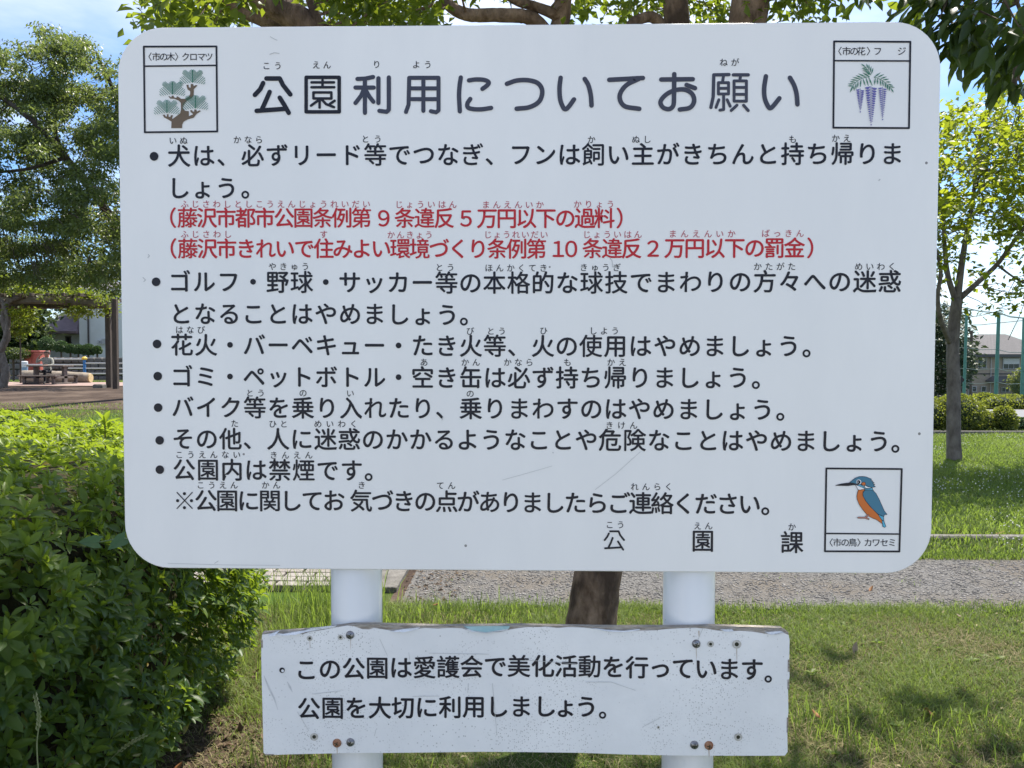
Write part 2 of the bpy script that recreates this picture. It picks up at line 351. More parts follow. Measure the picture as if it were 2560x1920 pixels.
# broad leaved weeds in the near lawn
n = 420; cx, cy = wedge(60, 2.4, 4.3, -.2, .72); kk = np.repeat(np.arange(60), 7); n = len(kk); th = RNG.uniform(0, 6.28, n)
A_ = np.stack([np.cos(th), np.sin(th), RNG.uniform(.2,.9,n)], 1); P_ = np.stack([cx[kk], cy[kk], np.full(n,.012)], 1)
link('lawn_weeds', leaves_mesh('lawn_weeds', P_, nrm(A_), nrm(RNG.normal(size=(n,3))*.2+np.array([0,0,1])), RNG.uniform(.02,.045,n), RNG.uniform(.35,.6,n), RNG.uniform(.3,.9,n), M_grass), kind='stuff')
n = 260; x, y = wedge(n, 2.3, 4.5, -.3, .8); P_ = np.stack([x, y, RNG.uniform(.012,.035,n)], 1)
link('lawn_litter', leaves_mesh('lawn_litter', P_, nrm(RNG.normal(size=(n,3))*np.array([1,1,.3])), nrm(RNG.normal(size=(n,3))*.5+np.array([0,0,1])), RNG.uniform(.012,.032,n), RNG.uniform(.3,.5,n), RNG.uniform(.3,.95,n), M_dry), kind='stuff')
# the lawn beyond the path
x, y = wedge(110000, 5.75, 16.0, .40, .82); q = nois(x, y, .5); ok = (np.abs(y-(5.25+.012*x)) > .045) & (np.abs(y-(14.1+.012*x)) > .07) & (y > 4.62+.02*x) & (y < 17); x, y, q = x[ok], y[ok], q[ok]
blades(x, y, RNG.uniform(.025,.07,len(x))*(.6+q), RNG.uniform(.006,.012,len(x)), RNG.uniform(.3,1.3,len(x)), M_grass, 'far_lawn_grass', np.clip(.2+.6*q+RNG.normal(size=len(x))*.2, 0, .95))
x, y = wedge(30000, 5.9, 20.0, -.8, .40); ok = ~((x < -.8) & (y < 9.6)) & (y > 4.7); x, y = x[ok], y[ok]
blades(x, y, RNG.uniform(.03,.08,len(x)), RNG.uniform(.01,.02,len(x)), RNG.uniform(.3,1.3,len(x)), M_grass, 'mid_lawn_grass')
x, y = wedge(26000, 19, 33, -.86, -.42); ok = (y < 17.6) | (y > 31); x, y = x[ok], y[ok]
blades(x, y, RNG.uniform(.05,.10,len(x)), RNG.uniform(.02,.04,len(x)), RNG.uniform(.3,1.,len(x)), M_grass, 'back_lawn_grass')
# white clover heads in the lawn
M_clover = mat('clover_flower', (.45,.45,.36), .8, (.6,.6,.5), 30)
n = 1500; x, y = wedge(n*2, 5.9, 15.0, .42, .80); q = nois(x+3, y*1.1, .55); ok = (q > .5) & (y > 4.8); x, y = x[ok], y[ok]; n = len(x)
o8 = np.array([(1,0,0),(0,1,0),(-1,0,0),(0,-1,0),(0,0,.9),(0,0,-.9)], float); f8 = np.array([(0,1,4),(1,2,4),(2,3,4),(3,0,4),(1,0,5),(2,1,5),(3,2,5),(0,3,5)])
s = RNG.uniform(.006,.011,n); V = o8[None]*s[:,None,None]+np.stack([x, y, gz(x,y)+RNG.uniform(.04,.09,n)], 1)[:,None,:]
link('clover_flowers', mesh('clover_flowers', V.reshape(-1,3), (f8[None]+(np.arange(n)*6)[:,None,None]).reshape(-1,3), M_clover), kind='stuff')
# soil litter under the hedge
M_litter = leafmat('leaf_litter', (.07,.045,.03), (.19,.14,.095), (.12,.07,.03), .15, .8, .1)
n = 2600; x = RNG.uniform(-1.9,-.7,n); y = RNG.uniform(.7,2.6,n); P = np.stack([x, y, RNG.uniform(.004,.02,n)], 1)
me = leaves_mesh('leaf_litter', P, nrm(RNG.normal(size=(n,3))*np.array([1,1,.25])), nrm(RNG.normal(size=(n,3))*.4+np.array([0,0,1])), RNG.uniform(.02,.05,n), RNG.uniform(.3,.5,n), RNG.uniform(0,.95,n), M_litter)
link('leaf_litter', me, kind='stuff')
n = 380; x = RNG.uniform(-.80,-.45,n)-.0; y = RNG.uniform(3.5,5.2,n); P = np.stack([x, y, RNG.uniform(.008,.02,n)], 1)
link('path_litter', leaves_mesh('path_litter', P, nrm(RNG.normal(size=(n,3))*np.array([1,1,.2])), nrm(RNG.normal(size=(n,3))*.4+np.array([0,0,1])), RNG.uniform(.015,.04,n), RNG.uniform(.3,.5,n), RNG.uniform(0,.95,n), M_litter), kind='stuff')
strip('path_verge_soil', [(x, 3.42, 5.6) for x in np.linspace(-.85,-.55,6)], .003, M_soil)
M_pale = mat('bounce_gravel', (.33,.32,.30), .9, (.45,.44,.41), 8, 6, .4, 60)
sheet('added_bounce_gravel', np.linspace(-14, 16, 10), np.linspace(-22, -1.9, 8), .005, M_pale)  # unseen pale ground added behind the camera to bounce sunlight onto the board
sheet('bed_soil', np.linspace(-5.2,-.85,20), np.linspace(-.9,3.3,20), .004, M_bed)
# ---------------------------------------------------------------- the notice sign
M_white = mat('white_enamel', (.82,.81,.785), .30, (.735,.73,.715), 3.2, 8, .03, 14, spec=.5, stretch=(1.6,1,.45), c3=(.77,.76,.735), vs2=1.4)
def specks(m, scale, thr, col, keep=.5, patch=None, amount=1.):
    t = m.node_tree; b = t.nodes['Principled BSDF']; prev = b.inputs['Base Color'].links[0].from_socket
    tcn = t.nodes.new('ShaderNodeTexCoord'); v = t.nodes.new('ShaderNodeTexVoronoi'); v.inputs['Scale'].default_value = scale; t.links.new(tcn.outputs['Object'], v.inputs['Vector'])
    lt = t.nodes.new('ShaderNodeMath'); lt.operation = 'LESS_THAN'; lt.inputs[1].default_value = thr; t.links.new(v.outputs['Distance'], lt.inputs[0])
    sp = t.nodes.new('ShaderNodeSeparateColor'); t.links.new(v.outputs['Color'], sp.inputs[0])
    g = t.nodes.new('ShaderNodeMath'); g.operation = 'GREATER_THAN'; g.inputs[1].default_value = keep; t.links.new(sp.outputs[0], g.inputs[0])
    mu = t.nodes.new('ShaderNodeMath'); mu.operation = 'MULTIPLY'; t.links.new(lt.outputs[0], mu.inputs[0]); t.links.new(g.outputs[0], mu.inputs[1]); o = mu.outputs[0]
    if patch:
        n = t.nodes.new('ShaderNodeTexNoise'); n.inputs['Scale'].default_value = patch; n.inputs['Detail'].default_value = 4; t.links.new(tcn.outputs['Object'], n.inputs['Vector'])
        r = t.nodes.new('ShaderNodeValToRGB'); r.color_ramp.elements[0].position = .48; r.color_ramp.elements[1].position = .60; t.links.new(n.outputs['Fac'], r.inputs[0])
        m2 = t.nodes.new('ShaderNodeMath'); m2.operation = 'MULTIPLY'; t.links.new(o, m2.inputs[0]); t.links.new(r.outputs[0], m2.inputs[1]); o = m2.outputs[0]
    m3 = t.nodes.new('ShaderNodeMath'); m3.operation = 'MULTIPLY'; m3.inputs[1].default_value = amount; t.links.new(o, m3.inputs[0])
    mx = t.nodes.new('ShaderNodeMix'); mx.data_type = 'RGBA'; mx.inputs[7].default_value = (*col, 1)
    t.links.new(m3.outputs[0], mx.inputs[0]); t.links.new(prev, mx.inputs[6]); t.links.new(mx.outputs[2], b.inputs['Base Color'])
specks(M_white, 24, .05, (.22,.21,.2), .86)
M_low = mat('weathered_white', (.82,.815,.80), .5, (.72,.72,.715), 7, 6, .05, 60, spec=.4)
specks(M_low, 330, .30, (.30,.29,.28), .45, 9, .6); specks(M_low, 210, .24, (.28,.27,.26), .70, 5, .55); specks(M_low, 90, .09, (.25,.24,.23), .7, None, .7)
M_post = mat('white_post_paint', (.76,.755,.735), .28, (.70,.695,.68), 4, 4, .02, 50, spec=.6); specks(M_post, 60, .07, (.2,.19,.18), .75)
M_ink = mat('black_lettering', (.010,.010,.017), .4, spec=.3)
M_ink2 = mat('glare_black_lettering', (.032,.03,.045), .3, spec=.6)  # title ink: glare on the board put in as a lighter black
M_red = mat('red_lettering', (.46,.008,.016), .4, spec=.4)
M_red2 = mat('faded_red_lettering', (.42,.06,.09), .45, spec=.4)
M_core = mat('weathered_board_core', (.30,.25,.20), .95, (.60,.55,.48), 60, 6, .7, 90, stretch=(1,6,6), spec=.1)
M_steel = mat('steel', (.36,.36,.37), .3, (.16,.15,.15), 160, 3, .1, 200, metal=.9)
M_rust = mat('rust', (.22,.07,.025), .8, (.42,.24,.14), 220, 5, .4, 300)
M_hole = mat('hole_dark', (.03,.03,.015), .9); M_ring = mat('hole_rim', (.36,.34,.29), .8, (.6,.58,.54), 200, 3)
M_peel = mat('peeled_film', (.55,.56,.57), .3, (.72,.74,.76), 60, 3, .3, 120, spec=.6); M_teal = mat('teal_film', (.25,.42,.42), .5, (.35,.5,.5), 60)
M_scr = mat('scratch_mark', (.50,.50,.49), .6); M_scr2 = mat('scuff_mark', (.50,.50,.50), .5, (.66,.66,.67), 60)

board = empty('notice_board', (0, 0, 0), 'large white Japanese park notice board with rounded corners on two white posts', 'sign')
W_, H_, RC = 1.2, .802, .067; ZC = 1.585
def roundrect(x0, z0, x1, z1, r, n=10):
    p = []
    for cx, cz, a in ((x1-r, z1-r, 0), (x0+r, z1-r, 90), (x0+r, z0+r, 180), (x1-r, z0+r, 270)):
        for i in range(n+1): th = R(a+90*i/n); p.append((cx+r*math.cos(th), cz+r*math.sin(th)))
    return p[::-1]
rr = roundrect(-W_/2, ZC-H_/2, W_/2, ZC+H_/2, RC); ri = roundrect(-W_/2+.0012, ZC-H_/2+.0012, W_/2-.0012, ZC+H_/2-.0012, RC-.0012)
n = len(rr); v = [(a, 0, b) for a, b in ri]+[(a, .0015, b) for a, b in rr]+[(a, .006, b) for a, b in rr]
f = [tuple(range(n-1, -1, -1))[::-1]]
f = [tuple(range(n))]+[(i, n+i, n+(i+1)%n, (i+1)%n) for i in range(n)]+[(n+i, 2*n+i, 2*n+(i+1)%n, n+(i+1)%n) for i in range(n)]+[tuple(range(3*n-1, 2*n-1, -1))]
panel = link('panel', mesh('panel', v, f, M_white), board)
for px, dx in ((892, 0), (1722, 0)):
    X = at(px, 1480, .046)[0]; b = MB(); b.tube([(X,.046,-.3),(X,.046,ZC+H_/2-.02)], .0392, 40, cap=True)
    b.build('post', M_post, board, smooth=False).data.polygons.foreach_set('use_smooth', [len(p.vertices) == 4 for p in bpy.data.objects[-1].data.polygons] if False else [True]*(40)+[False]*2)

def sp(px, py, Y=0):
    p = at(px, py, Y); return np.array([p[0], p[2]])
PXM = sp(1281, 800)[0]-sp(1280, 800)[0]       # metres per pixel on the board

# --- lettering: outlines of the built-in font, thickened, with rounded stroke ends
_cache = {}
def outline(ch):
    c = bpy.data.curves.new('t', 'FONT'); c.body = ch; o = bpy.data.objects.new('t', c); COL.objects.link(o)
    dg = bpy.context.evaluated_depsgraph_get(); cu = o.to_curve(dg); res = []
    for s in cu.splines:
        bp = s.bezier_points; k = len(bp); pts = []
        for i in range(k):
            a, b = bp[i], bp[(i+1) % k]; p0, p1, p2, p3 = (np.array(q[:2]) for q in (a.co, a.handle_right, b.handle_left, b.co))
            d = p3-p0; L_ = np.linalg.norm(d)
            if L_ < 1e-5: continue
            nn = np.array([-d[1], d[0]])/L_; dev = max(abs((p1-p0)@nn), abs((p2-p0)@nn))
            seg = 1 if dev < .004*1 else (3 if dev < .03 else 5)
            for t in np.arange(seg)/seg: pts.append((1-t)**3*p0+3*(1-t)**2*t*p1+3*(1-t)*t*t*p2+t**3*p3)
        if len(pts) > 2: res.append(np.array(pts))
    o.to_curve_clear(); bpy.data.objects.remove(o); bpy.data.curves.remove(c); return res
def area(p): x, y = p[:,0], p[:,1]; return .5*np.sum(x*np.roll(y,-1)-np.roll(x,-1)*y)
K0 = outline('園'); allp = np.concatenate(K0); KC = (allp.max(0)+allp.min(0))/2; KW = np.ptp(allp[:,0])
def shape(pts, grow, rad, sgn):
    e = np.roll(pts,-1,0)-pts; e = e/(np.linalg.norm(e,axis=1,keepdims=True)+1e-9); ep = np.roll(e,1,0)
    no = sgn*np.stack([e[:,1],-e[:,0]],1); npv = sgn*np.stack([ep[:,1],-ep[:,0]],1); b = no+npv; bl = np.linalg.norm(b,axis=1,keepdims=True); b = b/(bl+1e-9)
    c = np.clip((b*no).sum(1,keepdims=True),.45,1); q = pts+b*grow/c
    out = []; n = len(q)
    for i in range(n):
        a, p, d = q[i-1], q[i], q[(i+1)%n]; u, w2 = p-a, d-p; lu, lw = np.linalg.norm(u), np.linalg.norm(w2)
        if lu < 1e-6 or lw < 1e-6: continue
        cr = (u[0]*w2[1]-u[1]*w2[0])/(lu*lw); dt = (u@w2)/(lu*lw); ang = math.degrees(math.atan2(cr, dt))*sgn
        if ang > 38:
            t = min(rad, lu*.5, lw*.5); s0, s1 = p-u/lu*t, p+w2/lw*t
            for k in (0,.25,.5,.75,1): out.append((1-k)**2*s0+2*k*(1-k)*(p*.92+(s0+s1)/2*.08)+k*k*s1)
        else: out.append(p)
    return np.array(out)
def fill(conts):
    cu = bpy.data.curves.new('g', 'CURVE'); cu.dimensions = '2D'; cu.fill_mode = 'FRONT'
    for p in conts:
        s = cu.splines.new('POLY'); s.points.add(len(p)-1); s.points.foreach_set('co', np.concatenate([p, np.zeros((len(p),1)), np.ones((len(p),1))],1).ravel()); s.use_cyclic_u = True
    o = bpy.data.objects.new('g', cu); COL.objects.link(o); dg = bpy.context.evaluated_depsgraph_get(); me = o.to_mesh()
    me.calc_loop_triangles(); V = np.array([v.co[:2] for v in me.vertices]); T = np.array([t.vertices[:] for t in me.loop_triangles])
    o.to_mesh_clear(); bpy.data.objects.remove(o); bpy.data.curves.remove(cu); return V, T
def glyph(ch, grow):
    k = (ch, grow)
    if k not in _cache:
        C = [(p-KC)/KW for p in outline(ch)]
        if not C: _cache[k] = None; return None
        sgn = 1 if sum(area(p) for p in C) > 0 else -1
        want = abs(sum(area(p) for p in C)); per = sum(np.linalg.norm(np.roll(p,-1,0)-p,axis=1).sum() for p in C); best = None
        for g, r in ((grow,.075),(grow*.8,.06),(grow*.6,.05),(grow*.4,.045),(grow*.2,.04),(0,.04),(0,.02),(0,0)):
            V, T = fill([shape(p, g, r, sgn) for p in C]); a = V[T[:,0]]; ar = np.abs(np.cross(V[T[:,1]]-a, V[T[:,2]]-a)).sum()/2 if len(T) else 0
            e = abs(ar-(want+g*per))/want
            if best is None or e < best[0]-.02: best = (e, V, T); gsel = g/grow
            if e < .07: break
        e, V, T = best; V = np.concatenate([V, np.zeros((len(V),1))], 1)
        if e > .05 or gsel < .65:                    # too tight to thicken its outline: lay slightly shifted copies
            V, T = fill([shape(p, 0, .03, sgn) for p in C]); a = V[T[:,0]] if len(T) else 0
            ok_ = len(T) and np.abs(np.cross(V[T[:,1]]-a, V[T[:,2]]-a)).sum()/2 > .93*want
            if not ok_: V, T = fill(C)
            n = len(V); g = grow*.85
            VV = [np.concatenate([V+np.array([math.cos(t), math.sin(t)])*g*(i > 0), np.full((n,1), i*1.)], 1) for i, t in enumerate([0]+[R(45*j+22) for j in range(8)])]
            T = np.concatenate([T+n*i for i in range(9)]); V = np.concatenate(VV)
        _cache[k] = (V, T)
    return _cache[k]
def lettering(runs, m, parent, grow=.012, Y0=0., name='lettering', lay=.0006):
    VV = []; FF = []; nb = 0
    for text, anchors, size, *mode in runs:
        ii = [a[0] for a in anchors]; xs = [a[1] for a in anchors]; ys = [a[2] for a in anchors]
        for i, ch in enumerate(text):
            if ch in ' 　': continue
            if len(ii) > 1:
                if i > ii[-1]: px = xs[-1]+(xs[-1]-xs[-2])/(ii[-1]-ii[-2])*(i-ii[-1]); py = ys[-1]
                else: px = np.interp(i, ii, xs); py = np.interp(i, ii, ys)
            else: px, py = xs[0], ys[0]
            g = glyph(ch, .016 if ch in '１２５９０' else grow)
            if g is None: continue
            V, Tq = g; c = sp(px, py, Y0); V2 = V.copy()
            if mode: V2[:,0] -= (V[:,0].max()+V[:,0].min())/2
            if mode and mode[0] == 'bb': V2[:,1] -= (V[:,1].max()+V[:,1].min())/2
            lay_ = V[:,2]*.000012; V2 = V2*size*PXM
            VV.append(np.stack([c[0]+V2[:,0], Y0-lay-lay_, c[1]+V2[:,1]], 1)); FF.append(Tq+nb); nb += len(V2)
    # faces look towards the reader
    F_ = np.concatenate(FF); V_ = np.concatenate(VV)
    return link(name, mesh(name, V_, F_, m), parent)
def ev(text, x0, x1, y, size, y1=None, *mode):
    n = len(text); return (text, [(0, x0, y)] if n == 1 or x1 is None else [(0, x0, y), (n-1, x1, y if y1 is None else y1)], size, *mode)
K = 49.5; GB = .019
lines = [
 [("犬は、必ずリード等でつなぎ、フンは飼い主がきちんと持ち帰りま", [(0,447.8,390.7),(8,938.5,388),(17,1483.5,387.5),(19,1607,387),(27,2106,385.4),(29,2229.5,385.4)], K)],
 [ev("しょう",447.5,567,471,K), ("。",[(0,613.5,487)],K,'bb')],
 [("ゴルフ・野球・サッカー等の本格的な球技でまわりの方々への迷惑", [(0,449.5,705),(4,694,706),(11,1116.3,707.8),(13,1236,708),(17,1478.7,707.8),(24,1912,704.7),(29,2224,704.7)], K)],
 [("となることはやめましょう", [(0,452.5,785.4),(8,936,786),(11,1118.5,788)], K), ("。",[(0,1159.7,804)],K,'bb')],
 [("花火・バーベキュー・たき火等、火の使用はやめましょう", [(0,455,863),(12,1177,865.5),(17,1477,866),(25,1971.7,866)], K), ("。",[(0,2016,883.5)],K,'bb')],
 [("ゴミ・ペットボトル・空き缶は必ず持ち帰りましょう", [(0,455,942),(12,1177,945),(18,1538,945),(23,1845,945)], K), ("。",[(0,1889.4,962.6)],K,'bb')],
 [("バイク等を乗り入れたり、乗りまわすのはやめましょう", [(0,457,1018.5),(3,637.5,1020),(12,1177,1022),(20,1659,1023.5),(24,1906,1025)], K), ("。",[(0,1950.5,1042)],K,'bb')],
 [("その他、人に迷惑のかかるようなことや危険なことはやめましょう", [(0,458,1097.7),(7,873.3,1099),(18,1525,1101),(29,2197,1104)], K), ("。",[(0,2238,1122)],K,'bb')],
 [("公園内は禁煙です", [(0,460.6,1175),(7,879,1177)], K), ("。",[(0,921.7,1192.6)],K,'bb')],
 [("公園に関してお", [(0,515,1252),(3,674.9,1252.5),(6,834.7,1252.5)], K), ("気づきの点がありましたらご連絡ください", [(0,902.7,1252.7),(4,1117,1254.3),(8,1330.6,1257),(13,1601,1259),(18,1873.6,1260.6)], K), ("。",[(0,1913,1278)],K,'bb')],
 [("園",[(0,1757,1353)],K), ("課",[(0,1979.6,1356.5)],K)],
]
for rn in lines: lettering(rn, M_ink, panel, GB)
RK = 44.5
lettering([("（",[(0,432.8,545.5)],RK,'b'), ev("藤沢市都市公園条例第",469,903.7,545.5,RK), ("９",[(0,959.7,546)],44,'bb'), ev("条違反",1012,1110.6,546,RK), ("５",[(0,1165,546.5)],44,'bb'), ev("万円以下の過料",1218,1511,546.5,RK), ("）",[(0,1549,546.5)],RK,'b')], M_red, panel, GB)
lettering([("（",[(0,434,622.4)],RK,'b'), ("藤沢市きれいで住みよい環境づくり条例第",[(0,470,622.4),(7,809.4,622.4),(11,1000.8,622.4),(16,1243.5,623),(18,1341,623)],RK), ("１",[(0,1396,622.5)],44,'bb'), ("０",[(0,1428,622.5)],44,'bb'), ev("条違反",1481.5,1579,622,RK), ("２",[(0,1632.8,621.5)],44,'bb'), ("万円以下の罰金",[(0,1686.6,621),(2,1786.6,621),(6,1986,620.5)],RK), ("）",[(0,2025.5,621)],RK,'b')], M_red, panel, GB)
FK = 17.5
red = [("ふじさわしとしこうえんじょうれいだい",461.9,916,510.7),("じょういはん",997.7,1132,511.6),("まんえんいか",1215,1349.6,512.3),("かりょう",1443.9,1525.8,511),
 ("ふじさわし",461.9,569.5,586),("す",809.4,None,586.3),("かんきょう",977.7,1072,587.5),("じょうれいだい",1219.8,1360,587),("じょういはん",1467,1594.8,586.6),("まんえんいか",1681.8,1828.4,585),("ばっきん",1914,1999.6,583.8)]
lettering([ev(a,b,c,d,FK) for a,b,c,d in red], M_red2, panel, .004, name='furigana')
blk = [("いぬ",432.5,459.4,352),("かなら",593.4,647.5,349.8),("とう",913.7,944.6,348),("か",1478.5,None,349.6),("ぬし",1589.7,1617.9,349),("も",1981.3,None,348.5),("かえ",2088.8,2117,346.3),
 ("こう",666.3,695,165),("えん",790.7,817.6,163),("り",941.7,None,161.5),("よう",1041,1069.6,162),("ねが",1808.8,1837.4,156.5),
 ("やきゅう",681.2,763.5,666.7),("とう",1098.6,1126.5,669),("ほんかくてき",1222,1358.4,670.3),("きゅうぎ",1459.4,1542,669),("かたがた",1894,1979,666.7),("めいわく",2146.4,2229.6,666.7),
 ("はなび",448.6,503,825),("び",1175.5,None,828),("とう",1227,1255,828),("ひ",1359,None,827),("しよう",1483,1537.8,827.5),
 ("あ",1060,None,906),("かん",1162.8,1190.4,906),("かなら",1268.9,1323.3,906),("も",1418.5,None,906),("かえ",1527.4,1555.9,906),
 ("とう",625,652.7,982.8),("の",757.8,None,982.8),("い",875.8,None,983.5),("の",1175.5,None,984.4),
 ("た",587,None,1059),("ひと",682,709.7,1060),("めいわく",795,884.4,1060),("きけん",1523.6,1583.7,1063.5),
 ("こうえんない",448.6,592,1137),("きんえん",684.4,772,1138),
 ("こうえん",501.8,585.3,1213),("かん",663.8,691.6,1213),("き",904.3,None,1213),("てん",1101,1129,1214),("れんらく",1586.3,1671.4,1217),
 ("こう",1524.2,1551.5,1312),("えん",1743.9,1771.4,1315),("か",1979.6,None,1317.6)]
lettering([ev(a,b,c,d,FK) for a,b,c,d in blk], M_ink, panel, .006, name='furigana')

# --- strokes with round ends, for the title and the drawings
class Ink:
    def __init__(s, Y0=0., lay=.0007): s.mb = MB(); s.k = 0; s.Y0 = Y0; s.lay = lay
    def y(s): s.k += 1; return s.Y0-s.lay-s.k*.000012
    def stroke(s, pts, w, m=0, closed=False, sm=False, taper=None):
        P = [sp(*p, s.Y0) for p in pts]
        if sm: P = smooth_path(P, 5)
        P = np.array(P); n = len(P); hw = w*PXM/2; y = s.y(); 
        ws = np.full(n, hw) if taper is None else np.array(lerp_list(taper, n))*hw
        rng = range(n if closed else n-1)
        for i in rng:                     # one capsule per segment, each a hair in front of the last
            a, b = P[i], P[(i+1)%n]; d = b-a; l = np.linalg.norm(d)
            if l < 1e-7: continue
            d /= l; th = math.atan2(d[1], d[0]); wa, wb = ws[i], ws[(i+1)%n]; poly = []
            for k in range(7): t = th-math.pi/2+math.pi*k/6; poly.append((b[0]+wb*math.cos(t), y, b[1]+wb*math.sin(t)))
            for k in range(7): t = th+math.pi/2+math.pi*k/6; poly.append((a[0]+wa*math.cos(t), y, a[1]+wa*math.sin(t)))
            s.mb.add(poly, [tuple(range(14))], m); y -= .000004
        s.k += 1
    def poly(s, pts, m=0, sm=False):
        P = [sp(*p, s.Y0) for p in pts]
        if sm: P = smooth_path(P+[P[0]], 4)[:-1]
        V, T = fill([np.array(P)]); y = s.y(); s.mb.add([(a, y, b) for a, b in V], [tuple(t) for t in T], m)
    def disc(s, c, r, m=0, rx=1):
        s.k += 1; q = sp(*c, s.Y0); y = s.y(); s.mb.add([(q[0]+r*rx*PXM*math.cos(2*math.pi*i/24), y, q[1]+r*PXM*math.sin(2*math.pi*i/24)) for i in range(24)], [tuple(range(24))], m)
    def build(s, name, mats, parent): return s.mb.build(name, mats, parent)
def tr(pts, ox, oy, k): return [(ox+x/k, oy+y/k) for x, y in pts]
A4 = (600, 140, 2.4578); Z3 = (1560, 40, 2.765); TW = 11.4
title = [
 (A4, 28, 0, [[(163,139),(245,139),(265,180),(310,237)], [(143,167),(125,205),(92,240)], [(183,222),(160,275),(135,330)], [(103,338),(285,325)], [(245,257),(272,300),(300,350)]]),
 (A4, 22, 0, [[(407,132),(610,132),(610,344),(407,344),(407,132)]]),
 (A4, 16, 0, [[(440,163),(578,163)], [(440,193),(580,193)], [(508,148),(508,193)], [(452,225),(562,225),(562,262),(452,262),(452,225)], [(490,270),(490,318)], [(480,275),(437,306)], [(505,270),(530,297),(578,315)], [(582,276),(553,296)]]),
 (A4, 26, 0, [[(722,142),(770,140),(818,130)], [(710,195),(822,195)], [(768,142),(768,350)], [(762,205),(745,245),(710,290)], [(775,215),(795,250),(820,282)], [(851,138),(851,290)], [(915,133),(915,330),(902,344),(857,338)]]),
 (A4, 25, 0, [[(1020,345),(1036,300),(1040,135),(1220,135),(1220,335),(1205,347),(1173,340)], [(1127,135),(1127,338)], [(1040,200),(1220,200)], [(1038,266),(1220,266)]]),
 (A4, 27, 1, [[(1357,133),(1350,180),(1346,240),(1348,290),(1351,341)], [(1407,151),(1450,145),(1500,148),(1528,162),(1520,180),(1490,203)], [(1415,265),(1398,292),(1402,318),(1440,328),(1490,328),(1543,320)]]),
 (A4, 28, 1, [[(1640,172),(1700,152),(1770,150),(1830,168),(1857,215),(1840,278),(1780,315),(1700,325)]]),
 (A4, 28, 1, [[(1970,135),(1963,200),(1968,270),(1985,315),(2000,328),(2020,312),(2052,268)], [(2118,142),(2140,180),(2155,240),(2160,305)]]),
 ((0,0,1), 11.5, 1, [[(1523,200),(1560,198),(1607,195.5)], [(1597,197.5),(1565,214),(1549,240),(1560,265),(1598,272.5)]]),
 (Z3, 31, 1, [[(347,403),(346,480),(345,560),(340,620),(310,645),(268,632),(252,592),(290,545),(350,515),(420,510),(470,540),(484,590),(455,635),(385,648)]]),
 (Z3, 31, 0, [[(257,440),(475,438)], [(432,478),(490,500)]]),
 (Z3, 23, 0, [[(600,633),(616,560),(620,408),(725,406)], [(755,408),(858,408)]]),
 (Z3, 20, 0, [[(652,462),(722,462),(722,540),(652,540),(652,462)], [(652,501),(722,501)], [(688,415),(680,458)], [(688,545),(688,648),(662,652)], [(655,580),(635,633)], [(712,580),(733,625)], [(805,412),(800,445)], [(760,450),(845,450),(845,590),(760,590),(760,450)], [(760,495),(845,495)], [(760,543),(845,543)], [(780,618),(740,655)], [(825,618),(858,655)]]),
 (Z3, 31, 1, [[(980,418),(968,500),(972,570),(995,625),(1012,638),(1035,618),(1073,570)], [(1146,428),(1175,480),(1192,540),(1198,612)]]),
]
for i, (Tt, wz, sm, st) in enumerate(title):
    if i in (0, 1, 3, 4, 5, 6, 7, 8, 9, 11, 13): ink = Ink()
    for s_ in st: ink.stroke(tr(s_, *Tt), wz/Tt[2], sm=bool(sm))
    nxt = i+1
    if nxt in (1, 3, 4, 5, 6, 7, 8, 9, 11, 13, 14): ink.build('title_character', M_ink2 if i > 2 else M_ink, panel)
ink = Ink()
for s_ in [[(1470,1163),(1537,1163),(1550,1195),(1580,1232)], [(1460,1180),(1448,1205),(1427,1232)], [(1490,1215),(1475,1255),(1455,1295)], [(1430,1297),(1560,1290)], [(1532,1243),(1555,1280),(1573,1308)]]: ink.stroke(tr(s_, 1060, 960, 3.16), 4.8)
ink.build('lettering', M_ink, panel)
ink = Ink()
for s_ in [[(443,1231),(481,1271)],[(481,1231),(443,1271)]]: ink.stroke(s_, 2.6)
for c in ((461.5,1234),(461.5,1269),(444.5,1251.5),(479,1251.5)): ink.disc(c, 4)
ink.build('lettering', M_ink, panel)
for c in ((385.6,391),(390.7,704.7),(393,860),(394.8,940.4),(395.8,1019),(399.6,1100.8),(400,1174)):
    ink = Ink(); ink.disc(c, 11); ink.build('bullet', M_ink, panel)

# --- emblems
M_g = mat('print_green', (.012,.15,.085), .4); M_br = mat('print_brown', (.13,.085,.045), .4); M_pu = mat('print_purple', (.12,.11,.34), .4)
M_tl = mat('print_teal', (.028,.16,.25), .4); M_tl2 = mat('print_light_blue', (.06,.36,.52), .4); M_or = mat('print_orange', (.56,.13,.008), .4); M_wh = mat('print_white', (.8,.8,.8), .4); M_pk = mat('print_pink', (.45,.19,.14), .4); M_oc = mat('print_halo', (.62,.72,.70), .4)
def frame(corners, div):
    ink = Ink(); ink.stroke(corners+[corners[0]], 4.6); ink.stroke(div, 3.8); ink.build('emblem_frame', M_ink, panel)
frame([(360,117),(541.5,116.5),(543.5,329),(362.5,331)], [(361,165.9),(542,163.8)])
frame([(2085,104),(2275.5,105),(2272,320.5),(2083,319.5)], [(2084.4,152.1),(2275.4,152.8)])
frame([(2065.5,1171),(2254,1172.5),(2248,1378.5),(2062,1378)], [(2063,1333.4),(2249.5,1335)])
def caption(chars, y): lettering([(c, [(0, x, y)], 18.5, 'b') for c, x in chars], M_ink, panel, .006, name='caption')
caption([('〈',375.5),('市',390.8),('の',409.3),('木',427.6),('〉',442),('ク',464.3),('ロ',484),('マ',503.7),('ツ',522.5)], 142.5)
caption([('〈',2099.6),('市',2115.9),('の',2135),('花',2153),('〉',2171),('フ',2194),('ジ',2254.4)], 128.6)
